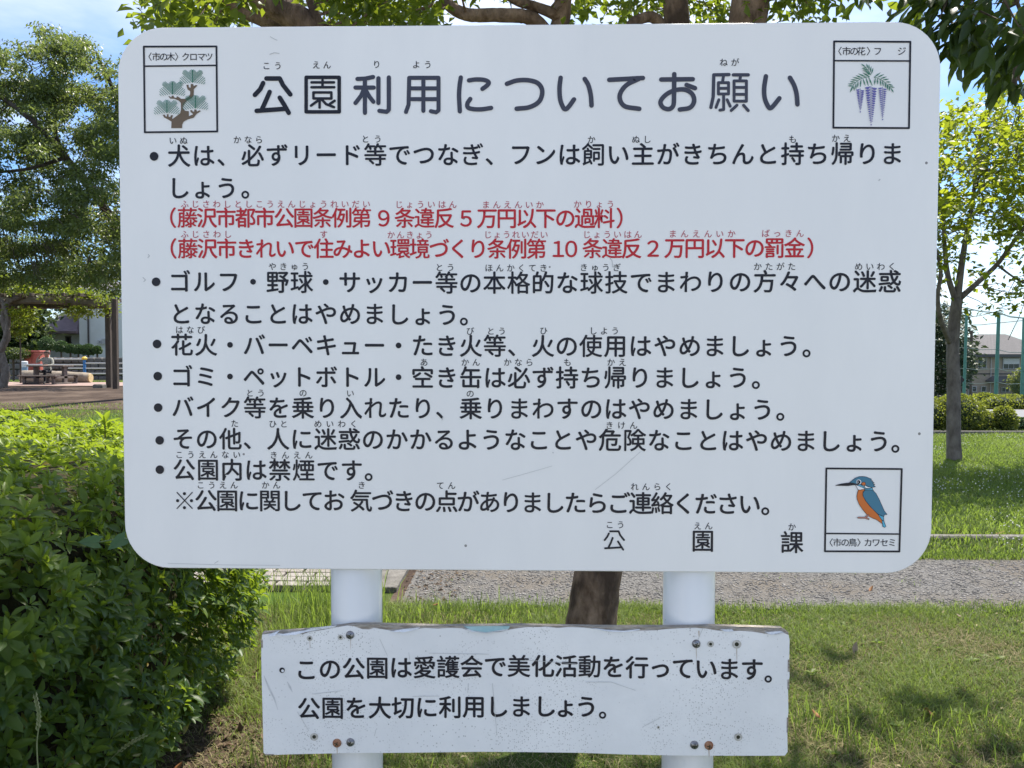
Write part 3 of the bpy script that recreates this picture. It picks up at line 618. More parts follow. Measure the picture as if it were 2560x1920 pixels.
caption([('〈',2077.7),('市',2092.6),('の',2112.5),('鳥',2131.5),('〉',2147),('カ',2169.5),('ワ',2190),('セ',2209.7),('ミ',2229.6)], 1356.5)
P1 = (350, 160, 9.215)
ink = Ink()
trunk = [(725,1480),(730,1330),(640,1275),(560,1235),(525,1175),(575,1170),(600,1210),(625,1210),(625,1160),(660,1160),(665,1215),(700,1225),(720,1180),(765,1185),(745,1245),(755,1270),(860,1190),(930,1140),(950,1050),(945,900),(900,850),(800,805),(700,800),(655,745),(690,745),(725,775),(735,735),(775,730),(790,770),(840,785),(855,745),(900,765),(950,805),(1040,805),(1120,760),(1160,700),(1160,630),(1100,590),(1070,485),(1120,480),(1130,540),(1170,550),(1175,460),(1230,465),(1245,515),(1290,485),(1330,500),(1245,580),(1240,735),(1195,790),(1085,850),(1030,920),(990,1000),(1040,1080),(1130,1090),(1130,1205),(1230,1160),(1170,1110),(1160,1070),(1200,1065),(1225,1100),(1255,1095),(1255,1050),(1305,1055),(1315,1100),(1370,1070),(1410,1085),(1310,1150),(1240,1240),(1100,1280),(1010,1330),(975,1400),(975,1480)]
ink.poly(tr(trunk, *P1)); ink.build('pine_trunk_drawing', M_br, panel)
ink = Ink()
for cx, cy in ((1215, 430), (757, 700), (1290, 1025), (640, 1135)):
    ink.stroke(tr([(cx, cy), (cx, cy-285)], *P1), 2.0)
    for i in range(9):
        y0 = cy-i*33; ext = [235,225,215,195,165,85,70,50,30][i]
        for sx in (-1, 1): ink.stroke(tr([(cx, y0), (cx+sx*ext, y0-ext*.92+ (0 if i else 0))], *P1), 1.3)
    for i in range(1, 6):
        dx = 55*i*.92
        for sx in (-1, 1):
            xs = cx+sx*dx; e = [190,170,150,120,80][i-1]; yb = cy+8*i
            ink.stroke(tr([(xs, yb), (xs+sx*e*.88*(1 if dx+e*.88 < 290 else (290-dx)/(e*.88)), yb-e*.85*(1 if dx+e*.88 < 290 else (290-dx)/(e*.88)))], *P1), 1.3)
ink.build('pine_needles_drawing', M_g, panel)
P2 = (2075, 150, 9.219); ink = Ink()
def lf(ax, ay, bx, by, w=30):
    ink.stroke(tr([(ax, ay), ((ax+bx)/2, (ay+by)/2), (bx, by)], *P2), w/10.5, 0, taper=[.35, 1.1, .2])
for st in ([(905,392),(820,400),(700,440),(600,510),(520,600),(470,700)], [(1010,400),(1100,425),(1220,490),(1330,590),(1400,660)], [(940,350),(900,290),(850,220),(800,160)]): ink.stroke(tr(st, *P2), 1.2, 0, sm=True)
for a in ((900,385,750,300),(820,395,650,318),(735,415,590,360),(685,440,520,400),(625,475,475,455),(575,520,460,500),(540,555,415,555),(515,600,410,602),(520,625,455,750),(885,400,970,600),(825,410,880,605),(755,440,808,600),(710,460,690,630),(640,500,632,640),(590,550,592,680),(540,600,555,715),
          (1015,400,1155,298),(1095,405,1235,335),(1160,435,1295,392),(1215,465,1350,445),(1280,512,1390,515),(1330,565,1440,595),(1370,615,1478,642),(1400,665,1455,755),(1035,425,1015,580),(1085,440,1088,570),(1145,460,1165,600),(1200,490,1218,610),(1255,530,1275,650),(1305,570,1320,690),(1350,620,1362,720),
          (800,165,712,98),(855,190,835,95),(885,240,890,115),(915,290,938,155),(945,325,985,190),(830,190,728,203),(855,230,745,240),(880,270,775,265),(910,310,810,300),(925,335,840,330)): lf(*a)
ink.build('wisteria_leaves_drawing', M_g, panel)
ink = Ink()
for cx, y0, y1, wz, n in ((692, 690, 1200, 95, 12), (938, 640, 1500, 135, 15), (1200, 660, 1380, 95, 15)):
    ink.stroke(tr([(cx, y0-30), (cx, y1-40)], *P2), 1.2)
    for i in range(n):
        t = i/n; y = y0+(y1-y0-60)*(t**.93); w2 = wz*(1-.78*t); h = 62*(1-.62*t)*(wz/110)
        for sx in (-1, 1):
            if w2 < 12: continue
            yy = y+(20 if sx > 0 else 0)
            ink.poly(tr([(cx+sx*14, yy-h*.35), (cx+sx*w2*.95, yy-h*.1), (cx+sx*w2, yy+h*.25), (cx+sx*w2*.6, yy+h*.55), (cx+sx*w2*.3, yy+h*.3)], *P2), sm=False)
    ink.disc(tr([(cx, y1)], *P2)[0], 1.6)
ink.build('wisteria_flowers_drawing', M_pu, panel)
P3 = (2055, 1165, 9.219); ink = Ink()
def shp(pts, m, ol=True, w=1.05):
    q = tr(pts, *P3); ink.poly(q, m); 
    if ol: ink.stroke(q+[q[0]], w, 0)
mm = [M_ink, M_tl, M_tl2, M_or, M_wh, M_pk]
shp([(760,435),(800,490),(825,550),(870,560),(960,540),(1000,545),(960,500),(870,460)], 4, True)
shp([(835,545),(875,550),(905,540),(965,535),(985,550),(940,590),(935,680),(990,790),(1100,930),(1280,1110),(1380,1250),(1385,1330),(1240,1230),(1180,1210),(1080,1160),(1030,1120),(930,1000),(850,880),(805,770),(797,690),(815,600)], 3)
shp([(985,555),(1110,545),(1185,575),(1240,630),(1310,760),(1390,940),(1430,1030),(1495,1115),(1435,1120),(1420,1165),(1290,1110),(1150,980),(1010,810),(945,700),(935,620)], 1)
shp([(1285,1115),(1415,1165),(1422,1270),(1370,1235)], 2); shp([(1375,1250),(1425,1275),(1470,1390),(1440,1412),(1400,1400),(1385,1320)], 2)
shp([(960,470),(990,520),(1120,510),(1140,490),(1185,572),(1110,545),(990,545),(950,500),(870,470),(790,430),(870,425)], 2)
shp([(985,445),(1050,480),(1120,490),(1110,505),(1010,508),(970,470)], 4, True, .7)
shp([(625,380),(690,330),(760,275),(850,243),(930,237),(1020,250),(1090,280),(1135,300),(1120,320),(1165,345),(1145,355),(1195,385),(1160,395),(1210,425),(1180,435),(1225,475),(1165,490),(1100,487),(1040,465),(1000,440),(960,440),(870,425),(760,405),(690,385)], 1)
shp([(300,442),(420,408),(560,385),(640,380),(780,405),(800,420),(730,440),(600,457),(420,455),(310,452)], 0, False)
shp([(890,410),(925,375),(975,370),(1000,400),(985,440),(950,445)], 3)
ink.disc(tr([(840,368)], *P3)[0], 6.3, 4); ink.disc(tr([(835,368)], *P3)[0], 4.9, 0); ink.disc(tr([(820,368)], *P3)[0], 1.3, 4)
ink.stroke(tr([(1060,1130),(985,1190),(830,1188)], *P3), 4.6, 0); ink.stroke(tr([(990,1190),(1065,1218)], *P3), 4.4, 0); ink.stroke(tr([(1060,1130),(985,1190),(830,1188)], *P3), 3, 5); ink.stroke(tr([(990,1190),(1062,1216)], *P3), 2.6, 5)
ink.build('kingfisher_drawing', mm, panel)
ink = Ink(0, .00045)     # small stains and scratches on the enamel
for p, w_ in (([(371,636),(374,640),(370,644)],2),([(358,694),(364,700),(360,704)],2.2),([(1521,640),(1530,652),(1532,668)],1.6),([(676,92),(684,97),(693,101)],1.8),([(675,136),(686,132),(698,134)],2.2),([(1488,1224),(1540,1184),(1600,1130)],1.),([(1256,1200),(1310,1185),(1380,1165)],.9),([(420,1408),(560,1412),(700,1413)],1.1),([(2197,451),(2199,449)],3.4),([(712,975),(708,1012)],.001),([(537,1408),(546,1402)],1.5),([(1105,1050),(1108,1042)],2),([(1382,1131),(1383,1132)],2.5)):
    ink.stroke(p, w_, 0)
ink.build('stains', M_scr, panel)

# ---------------------------------------------------------------- the lower board
YL = -.004
low = empty('small_notice_board', (0, YL, 1.03), 'small weathered white board with peeling top edge screwed low across both posts', 'sign')
tl, tr_, br, bl = sp(655,1571,YL), sp(1972,1577,YL), sp(1967,1888,YL), sp(658,1885,YL)
def rounded(q, r=.008):
    out = []
    for i in range(4):
        a, p, d = q[i-1], q[i], q[(i+1)%4]; u = (a-p)/np.linalg.norm(a-p); w2 = (d-p)/np.linalg.norm(d-p)
        for t in (0,.33,.66,1): s0, s1 = p+u*r, p+w2*r; out.append((1-t)**2*s0+2*t*(1-t)*p+t*t*s1)
    return out
tops = [(655,1580),(700,1577),(800,1570),(880,1559),(940,1559),(1100,1563),(1300,1561),(1500,1565),(1700,1565),(1800,1563),(1900,1566),(1955,1568),(1972,1580)]
outl = [sp(x, y+2.5, YL) for x, y in tops]+[sp(1970,1700,YL),sp(1967,1882,YL),sp(1960,1888,YL),sp(1700,1888,YL),sp(1500,1883,YL),sp(1200,1879,YL),sp(900,1881,YL),sp(665,1886,YL),sp(658,1880,YL),sp(654,1700,YL)]
b = MB(); b.slab([tuple(p) for p in outl], YL+.0008, YL+.0095); b.build('board_core', M_core, low)
rag = [(655,1583),(668,1581),(684,1578),(700,1579),(716,1583),(738,1580),(758,1581),(772,1576),(800,1572),(835,1565),(850,1563),(868,1560),(885,1562),(905,1569),(922,1570),(935,1566),(960,1570),(985,1574),(1010,1573),(1040,1569),(1062,1566),(1095,1568),(1120,1566),(1155,1567),(1180,1574),(1215,1577),(1250,1576),(1275,1570),(1300,1566),(1320,1564),(1345,1564),(1365,1563),(1395,1566),(1420,1564),(1460,1565),(1490,1569),(1520,1571),(1560,1575),(1600,1573),(1640,1572),(1665,1569),(1700,1567),(1740,1566),(1765,1568),(1790,1572),(1820,1575),(1850,1573),(1885,1576),(1910,1580),(1940,1582),(1958,1578),(1972,1584)]
fs = [sp(x, y+4, YL) for x, y in rag]+[sp(1974,1600,YL),sp(1973,1650,YL),sp(1974,1690,YL),sp(1970,1720,YL),sp(1971,1780,YL),sp(1968,1810,YL),sp(1969,1880,YL),sp(1962,1889,YL),sp(1900,1889.5,YL),sp(1700,1889,YL),sp(1560,1886,YL),sp(1450,1882,YL),sp(1300,1880,YL),sp(1200,1879.5,YL),sp(1000,1882,YL),sp(850,1883,YL),sp(720,1886,YL),sp(667,1888,YL),sp(659,1882,YL),sp(656,1760,YL),sp(654,1690,YL),sp(653,1630,YL)]
V, T = fill([np.array(fs)]); b = MB(); b.add([(a, YL, c) for a, c in V], [tuple(t) for t in T]); n = len(fs)
b.add([(p[0], YL, p[1]) for p in fs]+[(p[0], YL+.0008, p[1]) for p in fs], [(i, n+i, n+(i+1)%n, (i+1)%n) for i in range(n)])
face = b.build('face_sheet', M_low, low)
for pts, m_ in (([(672,1583),(700,1574),(690,1583),(735,1577),(762,1574),(780,1568),(825,1563),(842,1562),(835,1566),(800,1572),(765,1577),(740,1583),(715,1584),(695,1583),(680,1586)], M_peel), ([(976,1575),(1010,1570),(1050,1566),(1045,1571),(1010,1577),(990,1576)], M_peel), ([(1800,1571),(1830,1571),(1834,1575),(1812,1576)], M_peel), ([(1912,1578),(1950,1575),(1960,1578),(1925,1583)], M_peel), ([(1160,1564),(1275,1563),(1272,1569),(1215,1576),(1180,1572)], M_teal), ([(1160,1568),(1185,1572),(1215,1575),(1272,1568),(1268,1573),(1215,1579),(1180,1576)], M_peel), ([(1480,1568),(1520,1572),(1560,1574),(1600,1570),(1598,1573),(1560,1577),(1518,1575)], M_peel)):
    P = [sp(x, y+2, YL) for x, y in pts]; V, T = fill([np.array(P)]); b = MB(); n = len(P); cz = np.mean(V[:,1])
    b.add([(a, YL-.0008-max(0, (cz+.001-c))*.7, c) for a, c in V], [tuple(t) for t in T]); b.add([(p[0], YL-.0006, p[1]) for p in P]+[(p[0], YL+.0006, p[1]) for p in P], [(i, n+i, n+(i+1)%n, (i+1)%n) for i in range(n)])
    b.build('peeled_flake', m_, low)
LK = 50.5
ZLf = lambda x, y: (630+x/3.16, 1540+y/3.16); ZRf = lambda x, y: (1300+x/3.16, 1540+y/3.16)
def anch(l): return [(i, *p) for i, p in l]
lettering([("この公園は愛護会で美化活動を行っています", anch([(0,ZLf(430,425)),(3,ZLf(990,412)),(5,ZLf(1363,408)),(7,ZLf(1735,402)),(9,ZLf(2108,398)),(10,ZRf(180,398)),(12,ZRf(550,400)),(14,ZRf(925,408)),(19,ZRf(1832,425))]), LK), ("。",[(0,*ZRf(1960,497))],LK*.9,'bb')], M_ink, face, .022, YL)
lettering([("公園を大切に利用しましょう", anch([(0,ZLf(450,732)),(1,ZLf(638,728)),(3,ZLf(1010,727)),(4,ZLf(1193,725)),(6,ZLf(1567,722)),(7,ZLf(1755,718)),(9,ZLf(2125,717)),(10,ZRf(198,715)),(12,ZRf(525,718))]), LK), ("。",[(0,*ZRf(652,782))],LK*.9,'bb')], M_ink, face, .022, YL)
ink = Ink(YL); ink.disc(ZLf(238,427), 7, 0); ink.disc(ZLf(243,431), 3.6, 1); ink.build('bullet', [M_ink, M_peel], face)
ink = Ink(YL, .0009)
random.seed(5)
for a, b_ in ((ZLf(1010,180),ZLf(1070,310)),(ZLf(360,755),ZLf(450,905)),(ZLf(480,615),ZLf(700,590)),(ZLf(1400,292),ZLf(1870,300)),(ZLf(1710,530),ZLf(1705,605)),(ZLf(1900,530),ZLf(1935,940)),(ZLf(980,895),ZLf(968,945)),(ZRf(520,520),ZRf(720,520)),(ZRf(720,520),ZRf(910,585)),(ZRf(975,870),ZRf(1100,805)),(ZRf(40,345),ZRf(560,385)),(ZRf(1445,90),ZRf(1405,185)),(ZRf(170,100),ZRf(200,135)),(ZLf(1240,285),ZLf(1245,340)),(ZLf(1270,632),ZLf(1480,630))): ink.stroke([a, b_], 1.0)
ink.build('scratches', M_scr, face)
ink = Ink(YL, .0004)
for pts, w_ in (([(95,470),(130,560),(175,650),(205,740)],5),([(280,520),(300,560),(320,600)],6),([(262,475),(275,485)],4)): ink.stroke([ZLf(*p) for p in pts], w_, taper=[.3,1,.8,.2])
ink.build('scuffs', M_scr2, face)
ink = Ink(YL, .0003); M_run = mat('rust_run', (.52,.44,.36), .7, (.62,.57,.52), 90)
for a, l_, w_ in ((ZLf(672,1040),18,3.5),(ZRf(1492,1060),20,4),(ZRf(1392,255),30,2.5),(ZLf(457,190),22,2.),(ZRf(1711,255),34,2.2),(ZLf(778,185),26,2),(ZRf(1412,120),14,4)): ink.stroke([a, (a[0]+.6, a[1]+l_*.6), (a[0]+.3, a[1]+l_)], w_, taper=[1,.7,.15])
ink.build('rust_runs', M_run, face)
for a, b_ in (((1972,1650),(1971,1678)),((1971.5,1700),(1970.5,1722)),((1969,1795),(1968.5,1830)),((655,1600),(654.5,1618)),((664,1886.5),(684,1887))):
    b = MB(); p0, p1 = sp(*a, YL), sp(*b_, YL); b.box(((p0[0]+p1[0])/2, YL+.0005, (p0[1]+p1[1])/2), (abs(p1[0]-p0[0])+.0022, .0024, abs(p1[1]-p0[1])+.0018), bev=.0006); b.build('edge_chip', M_core, low)
def screw(px, py, m_, r=11, name='screw'):
    c = sp(px, py, YL); b = MB(); v = [(c[0], YL-.0042, c[1])]; rr_ = r*PXM; N = 16; f = []
    for k, (q, h) in enumerate(((.35,.0041),(.7,.0032),(.93,.0016),(1.,.0),)):
        for i in range(N): t = 2*math.pi*i/N; v.append((c[0]+rr_*q*math.cos(t), YL-h, c[1]+rr_*q*math.sin(t)))
    f += [(0, 1+(i+1)%N, 1+i) for i in range(N)]
    for k in range(3): f += [(1+k*N+i, 1+k*N+(i+1)%N, 1+(k+1)*N+(i+1)%N, 1+(k+1)*N+i) for i in range(N)]
    b.add(v, f); o = b.build(name, m_, low, smooth=True)
    s = MB(); a = random.uniform(0, 1.5)
    for t in (a, a+math.pi/2):
        dx, dz = math.cos(t)*rr_*.5, math.sin(t)*rr_*.5; ex, ez = -math.sin(t)*rr_*.1, math.cos(t)*rr_*.1
        s.add([(c[0]-dx-ex, YL-.00435, c[1]-dz-ez), (c[0]+dx-ex, YL-.00435, c[1]+dz-ez), (c[0]+dx+ex, YL-.00435, c[1]+dz+ez), (c[0]-dx+ex, YL-.00435, c[1]-dz+ez)], [(0,1,2,3)])
        YY = YL
    s.v = [(x, y-(.00003 if i >= 4 else 0), z) for i, (x, y, z) in enumerate(s.v)]
    s.build('cross_slot', M_hole, o)
for p in (ZLf(775,150), ZLf(778,997), ZRf(1392,220), ZRf(1377,1018)): screw(*p, M_steel)
for p in (ZLf(672,1003), ZRf(1492,1022)): screw(*p, M_rust, 11.5, 'rusty_screw')
for p, r in ((ZLf(457,175),7), (ZLf(700,167),7), (ZLf(492,953),10), (ZRf(1505,220),8), (ZRf(1711,222),11), (ZRf(1723,955),10), (ZRf(1092,878),4)):
    ink = Ink(YL, .0008); ink.disc(p, r, 0, 1.05); ink.disc(p, r*.48, 1); ink.build('screw_hole', [M_ring, M_hole], low)
# ---------------------------------------------------------------- azalea hedge
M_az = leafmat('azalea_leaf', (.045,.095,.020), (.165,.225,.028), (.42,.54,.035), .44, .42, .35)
M_twig = mat('twig_bark', (.07,.05,.035), .9, (.13,.10,.075), 30, 4, .4, 90)
hed = empty('azalea_hedge', (-3.2, 1.1, 0), 'dense clipped azalea hedge with sunlit yellow-green top left of the notice board', 'hedge')
HC, HA, HB, HN, HZ = (-3.2, 1.1), 2.05, 2.2, 3.0, 1.15
def hedge_r(th):
    c, s_ = np.abs(np.cos(th)), np.abs(np.sin(th)); return 1/((c/HA)**HN+(s_/HB)**HN)**(1/HN)
def hz(x, y): return HZ+.035*np.sin(x*2.7+y)+.03*np.sin(y*4.1-x*1.7)+.02*np.sin(x*7+y*5)
Ps, Os = [], []
# sides
n = 8200; th = RNG.uniform(-1.75, 1.75, n); z = RNG.uniform(.06, HZ, n)**1.0; r = hedge_r(th)
prof = .93+.075*ss(0, .45, z)-.10*ss(HZ-.22, HZ, z)+.02*np.sin(th*13+z*5)+.016*np.sin(th*31-z*11)+.01*np.sin(z*19+th*9)
ins = RNG.choice([0,.0,.05,.11,.19,.27], n)*RNG.uniform(.3,1.1,n); rr_ = r*prof-ins
Ps.append(np.stack([HC[0]+rr_*np.cos(th), HC[1]+rr_*np.sin(th), z], 1)); Os.append(nrm(np.stack([np.cos(th), np.sin(th), .55+0*z], 1)))
# top
n = 5200; th = RNG.uniform(-math.pi, math.pi, n); q = np.sqrt(RNG.random(n)); r = hedge_r(th)*q*.95
x, y = HC[0]+r*np.cos(th), HC[1]+r*np.sin(th); drop = .16*np.maximum(0, (q-.8)/.2)**2
Ps.append(np.stack([x, y, hz(x, y)-drop-RNG.choice([0,0,.04,.09], n)*RNG.uniform(.3,1.1,n)], 1)); Os.append(nrm(np.stack([.35*np.cos(th)*q, .35*np.sin(th)*q, np.ones(n)], 1)))
C = np.concatenate(Ps); O = np.concatenate(Os)
keepc = (C[:,2] > .22) | (RNG.random(len(C)) < .35); C, O = C[keepc], O[keepc]
k = 7; n = len(C)*k; ring = np.tile(np.arange(k), len(C)); Ax = nrm(O+RNG.normal(size=O.shape)*.28+np.array([0,0,.25])); u = nrm(np.cross(Ax, rnd_unit(len(C)))); v = np.cross(Ax, u)
a = ring*2.4+np.repeat(RNG.uniform(0, 6.28, len(C)), k); op = np.where(ring < 5, RNG.uniform(.85,1.35,n), RNG.uniform(.25,.6,n))
A = (np.cos(a)*np.sin(op))[:,None]*np.repeat(u, k, 0)+(np.sin(a)*np.sin(op))[:,None]*np.repeat(v, k, 0)+np.cos(op)[:,None]*np.repeat(Ax, k, 0)
P = np.repeat(C, k, 0)+A*.004; N = nrm(np.repeat(Ax, k, 0)+RNG.normal(size=(n,3))*.15)
sz = np.repeat(RNG.uniform(.022,.060,len(C)), k); Ln = sz*np.where(ring < 5, RNG.uniform(.8,1.15,n), .6); Wd = RNG.uniform(.34,.46,n)
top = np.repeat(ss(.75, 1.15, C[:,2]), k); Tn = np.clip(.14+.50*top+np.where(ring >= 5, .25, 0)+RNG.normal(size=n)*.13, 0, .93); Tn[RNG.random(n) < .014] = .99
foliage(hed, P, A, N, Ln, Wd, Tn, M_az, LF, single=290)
# sprig standing above the top
b = MB()
for i in range(260):
    th = random.uniform(-1.7, 1.7); r0 = float(hedge_r(np.array(th)))*random.uniform(.45,.72); r1 = float(hedge_r(np.array(th)))*random.uniform(.8,.96)
    z1 = random.uniform(.25, 1.1); p0 = (HC[0]+r0*math.cos(th), HC[1]+r0*math.sin(th), -.02); p1 = (HC[0]+r1*math.cos(th), HC[1]+r1*math.sin(th), z1)
    mid = ((p0[0]+p1[0])/2+random.uniform(-.1,.1), (p0[1]+p1[1])/2+random.uniform(-.1,.1), z1*.45)
    b.tube(smooth_path([p0, mid, p1], 3), [.009,.008,.007,.006,.005,.004,.002], 5)
b.build('stems', M_twig, hed, kind='stuff')
# thick inner mass of twigs and old leaves that blocks the view through
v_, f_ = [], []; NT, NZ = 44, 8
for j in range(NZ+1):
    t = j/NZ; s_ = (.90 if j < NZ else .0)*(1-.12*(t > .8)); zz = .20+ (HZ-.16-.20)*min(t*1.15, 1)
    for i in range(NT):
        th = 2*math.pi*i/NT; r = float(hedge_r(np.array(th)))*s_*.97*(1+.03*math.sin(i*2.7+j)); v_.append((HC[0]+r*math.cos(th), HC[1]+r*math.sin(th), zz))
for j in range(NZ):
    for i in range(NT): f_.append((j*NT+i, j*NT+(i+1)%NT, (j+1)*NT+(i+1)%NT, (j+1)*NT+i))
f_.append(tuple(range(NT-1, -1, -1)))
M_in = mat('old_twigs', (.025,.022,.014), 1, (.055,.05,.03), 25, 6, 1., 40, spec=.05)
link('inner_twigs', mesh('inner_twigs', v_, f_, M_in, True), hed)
# tall shoot on the hedge
sh = empty('azalea_shoot', tuple(at(262, 1050, 2.6)-np.array([0,0,.1])), 'single bright azalea shoot standing above the top of the hedge', 'shoot')
c0 = at(262, 1045, 2.6); b = MB(); b.tube([c0-np.array([0,0,.16]), c0-np.array([0,0,.02])], [.004,.003], 6); b.build('stem', M_twig, sh)
for i in range(8):
    a_ = i*2.4; o_ = 1.1 if i < 4 else .45; A1 = np.array([[math.cos(a_)*math.sin(o_), math.sin(a_)*math.sin(o_), math.cos(o_)]]); S, A2, N2 = frames(A1, np.array([[0,0,1.]]) + A1*-.2)
    V = c0-np.array([0,0,.03])+LF[0][:,0:1]*S*.032+LF[0][:,1:2]*A2*.085+LF[0][:,2:3]*N2*.08
    link('leaf', mesh('leaf', V, LF[1], M_az, tint=np.full(len(V), .8)), sh)
# bindweed leaves on the hedge
M_vine = leafmat('vine_leaf', (.07,.14,.05), (.12,.21,.08), (.2,.36,.1), .3, .4)
vn = empty('bindweed_vine', tuple(at(330, 1380, 1.0)), 'pale green bindweed vine with a few heart shaped leaves on the hedge front', 'vine')
vp = [at(245, 1345, 1.0), at(310, 1335, .97), at(345, 1350, .95), at(390, 1350, .97), at(440, 1310, 1.0), at(500, 1290, 1.05), at(560, 1290, 1.1)]
vp = [p+np.array([.03,-.05,0]) for p in vp]; b = MB(); b.tube(smooth_path(vp, 5), .0018, 5); b.build('stem', mat('vine_stem', (.22,.28,.12), .6), vn)
hv = np.array([(0,0,0),(-.42,-.18,.05),(-.5,.2,.08),(-.3,.65,.03),(0,1,-.12),(.3,.65,.03),(.5,.2,.08),(.42,-.18,.05),(0,.4,-.02)]); hf = [(8,1,0),(8,2,1),(8,3,2),(8,4,3),(8,5,4),(8,6,5),(8,7,6),(8,0,7)]
for i, (j, a_) in enumerate(((0,(-.5,-.3,.1)),(1,(-.6,-.5,-.4)),(3,(.4,-.4,.6)),(4,(.5,-.5,.2)),(6,(.3,-.6,-.3)))):
    S, A2, N2 = frames(np.array([a_], float), np.array([[.2,-.8,.6]])); V = vp[j]+(hv[:,0:1]*S*.8+hv[:,1:2]*A2+hv[:,2:3]*N2)*.05
    link('leaf', mesh('leaf', V, hf, M_vine, tint=np.full(len(V), random.random()*.8)), vn)
def stalk(pts, name, label, cat_):
    b = MB(); b.tube(smooth_path(pts, 6), lerp_list([.0016,.001], 6*(len(pts)-1)+1), 4); o = empty(name, tuple(pts[0]), label, cat_); M_s = mat('seed_stalk', (.22,.27,.10), .7, (.35,.36,.18), 60)
    b.build('stem', M_s, o); q = smooth_path(pts, 10); q = q[int(len(q)*.5):]; b = MB()
    for i, p in enumerate(q):
        s_ = -1 if i % 2 else 1; t = nrm(q[-1]-q[0]); sd = nrm(np.cross(t, np.array([0,1,0]))); b.tube([p, p+t*.007+sd*s_*.004, p+t*.014+sd*s_*.003], [.0006,.0022,.0004], 5)
    b.build('seed_head', M_s, o, kind='stuff')
stalk([at(250,1935,.9), at(275,1900,.88), at(315,1865,.86), at(360,1840,.85)], 'grass_seed_stalk', 'pale grass seed head arching over bare soil at the foot of the hedge', 'grass stalk')
stalk([at(96,1935,.55), at(92,1860,.55), at(98,1800,.55), at(88,1745,.55)], 'grass_seed_stalk', 'upright pale grass seed head before the hedge near bottom left corner', 'grass stalk')

# ---------------------------------------------------------------- trees
def tube_tree(parent, limbs, m, name='trunk', n=12, wob=.05):
    b = MB()
    for pts, r0, r1 in limbs:
        P_ = smooth_path(pts, 5); rad = [r0+(r1-r0)*(i/(len(P_)-1))**.8 for i in range(len(P_))]; b.tube(P_, rad, n, wob=wob)
    return b.build(name, m, parent, smooth=True)
def twigs(parent, C, limbpts, m, r=.006, name='twigs', frac=.5, sub=1.):
    b = MB(); L_ = np.array(limbpts)
    for c in C[RNG.random(len(C)) < frac]:
        d = np.linalg.norm(L_-c, axis=1)+.0; p = L_[np.argmin(d)]
        
        if d.min() > .9: p = c+(p-c)*.6/d.min()
        mid = (p+c)/2+RNG.normal(size=3)*.06*np.linalg.norm(c-p); b.tube([p, mid, c], [r, r*.7, r*.3], 4, cap=False)
    return b.build(name, m, parent, kind='stuff')

# the tree right behind the board
M_cbark = mat('smooth_bark', (.10,.062,.040), .88, (.32,.22,.15), 20, 9, 1., 45, stretch=(1,1,.5), c3=(.075,.05,.036), vs2=9, spec=.2)
M_cl = leafmat('myrtle_leaf', (.040,.075,.014), (.11,.15,.02), (.36,.44,.03), .48, .4)
ct = empty('crape_myrtle_tree', (.62, 2.3, 0), 'smooth-barked tree with leaning trunk growing right behind the notice board', 'tree')
Yc = 2.35
def q_(px, py, Y=Yc): return at(px, py, Y)
base = q_(1452, 1730, 2.35); base[2] = -.05
limbs = [([base, q_(1462,1640), q_(1478,1555), q_(1497,1425), q_(1560,1100), q_(1640,800)], .128, .10),
 ([q_(1450,1900), q_(1458,1740), q_(1470,1650)], .16, .115),
 ([q_(1630,850), q_(1740,520,2.3), q_(1830,240,2.25), q_(1872,30,2.2), q_(1880,-250,2.2), q_(1800,-700,2.3)], .115, .06),
 ([q_(1640,820), q_(1660,450,2.45), q_(1690,150,2.5), q_(1689,10,2.5), q_(1660,-300,2.6), q_(1640,-700,2.7)], .09, .04),
 ([q_(1640,830), q_(1520,560,2.5), q_(1360,250,2.5), q_(1405,40,2.45), q_(1408,-200,2.4), q_(1450,-500,2.3)], .06, .03),
 ([q_(1400,300,2.5), q_(1380,130,2.45), q_(1335,50,2.4), q_(1250,38,2.35), q_(1165,36,2.3), q_(1112,0,2.3), q_(1090,-80,2.3), q_(1000,-260,2.3)], .04, .02),
 ([q_(1405,45,2.45), q_(1370,28,2.4), q_(1330,14,2.4), q_(1285,0,2.35), q_(1220,-50,2.3)], .028, .016),
 ([q_(1560,1000,2.4), q_(1300,600,2.3), q_(980,260,2.1), q_(800,90,2.0), q_(700,22,1.95), q_(600,-25,1.9), q_(430,-130,1.8), q_(150,-280,1.7)], .085, .035),
 ([q_(780,80,2.0), q_(650,40,2.1), q_(560,-20,2.1), q_(520,-150,2.1), q_(480,-400,2.2)], .045, .025),
 ([q_(850,140,2.0), q_(790,40,1.95), q_(770,-60,1.95), q_(820,-250,1.9)], .022, .012),
 ([q_(1700,140,2.5), q_(1640,48,2.4), q_(1590,52,2.3), q_(1575,62,2.25)], .03, .018),
 ([q_(1860,80,2.2), q_(1950,-120,2.1), q_(2100,-350,2.1), q_(2250,-500,2.2)], .05, .02)]
tube_tree(ct, limbs, M_cbark, 'trunk', 16, .06)
LP = np.array([p for l in limbs[2:] for p in smooth_path(l[0], 3) if project(p)[0,1] < 200])
cc = []
def band(x0, x1, y0, y1, n, Y0=1.6, Y1=3.0):
    for _ in range(n): cc.append(at(random.uniform(x0, x1), random.uniform(y0, y1), random.uniform(Y0, Y1)))
band(385,460,62,92,2,1.7,2.2); band(350,620,-60,42,34); band(360,470,10,72,7,1.7,2.4); band(440,560,20,70,12,1.7,2.6); band(560,820,-70,15,20); band(800,1110,-60,60,60,1.7,2.9); band(860,1060,20,80,22,1.8,2.8); band(1080,1350,-120,-18,16)
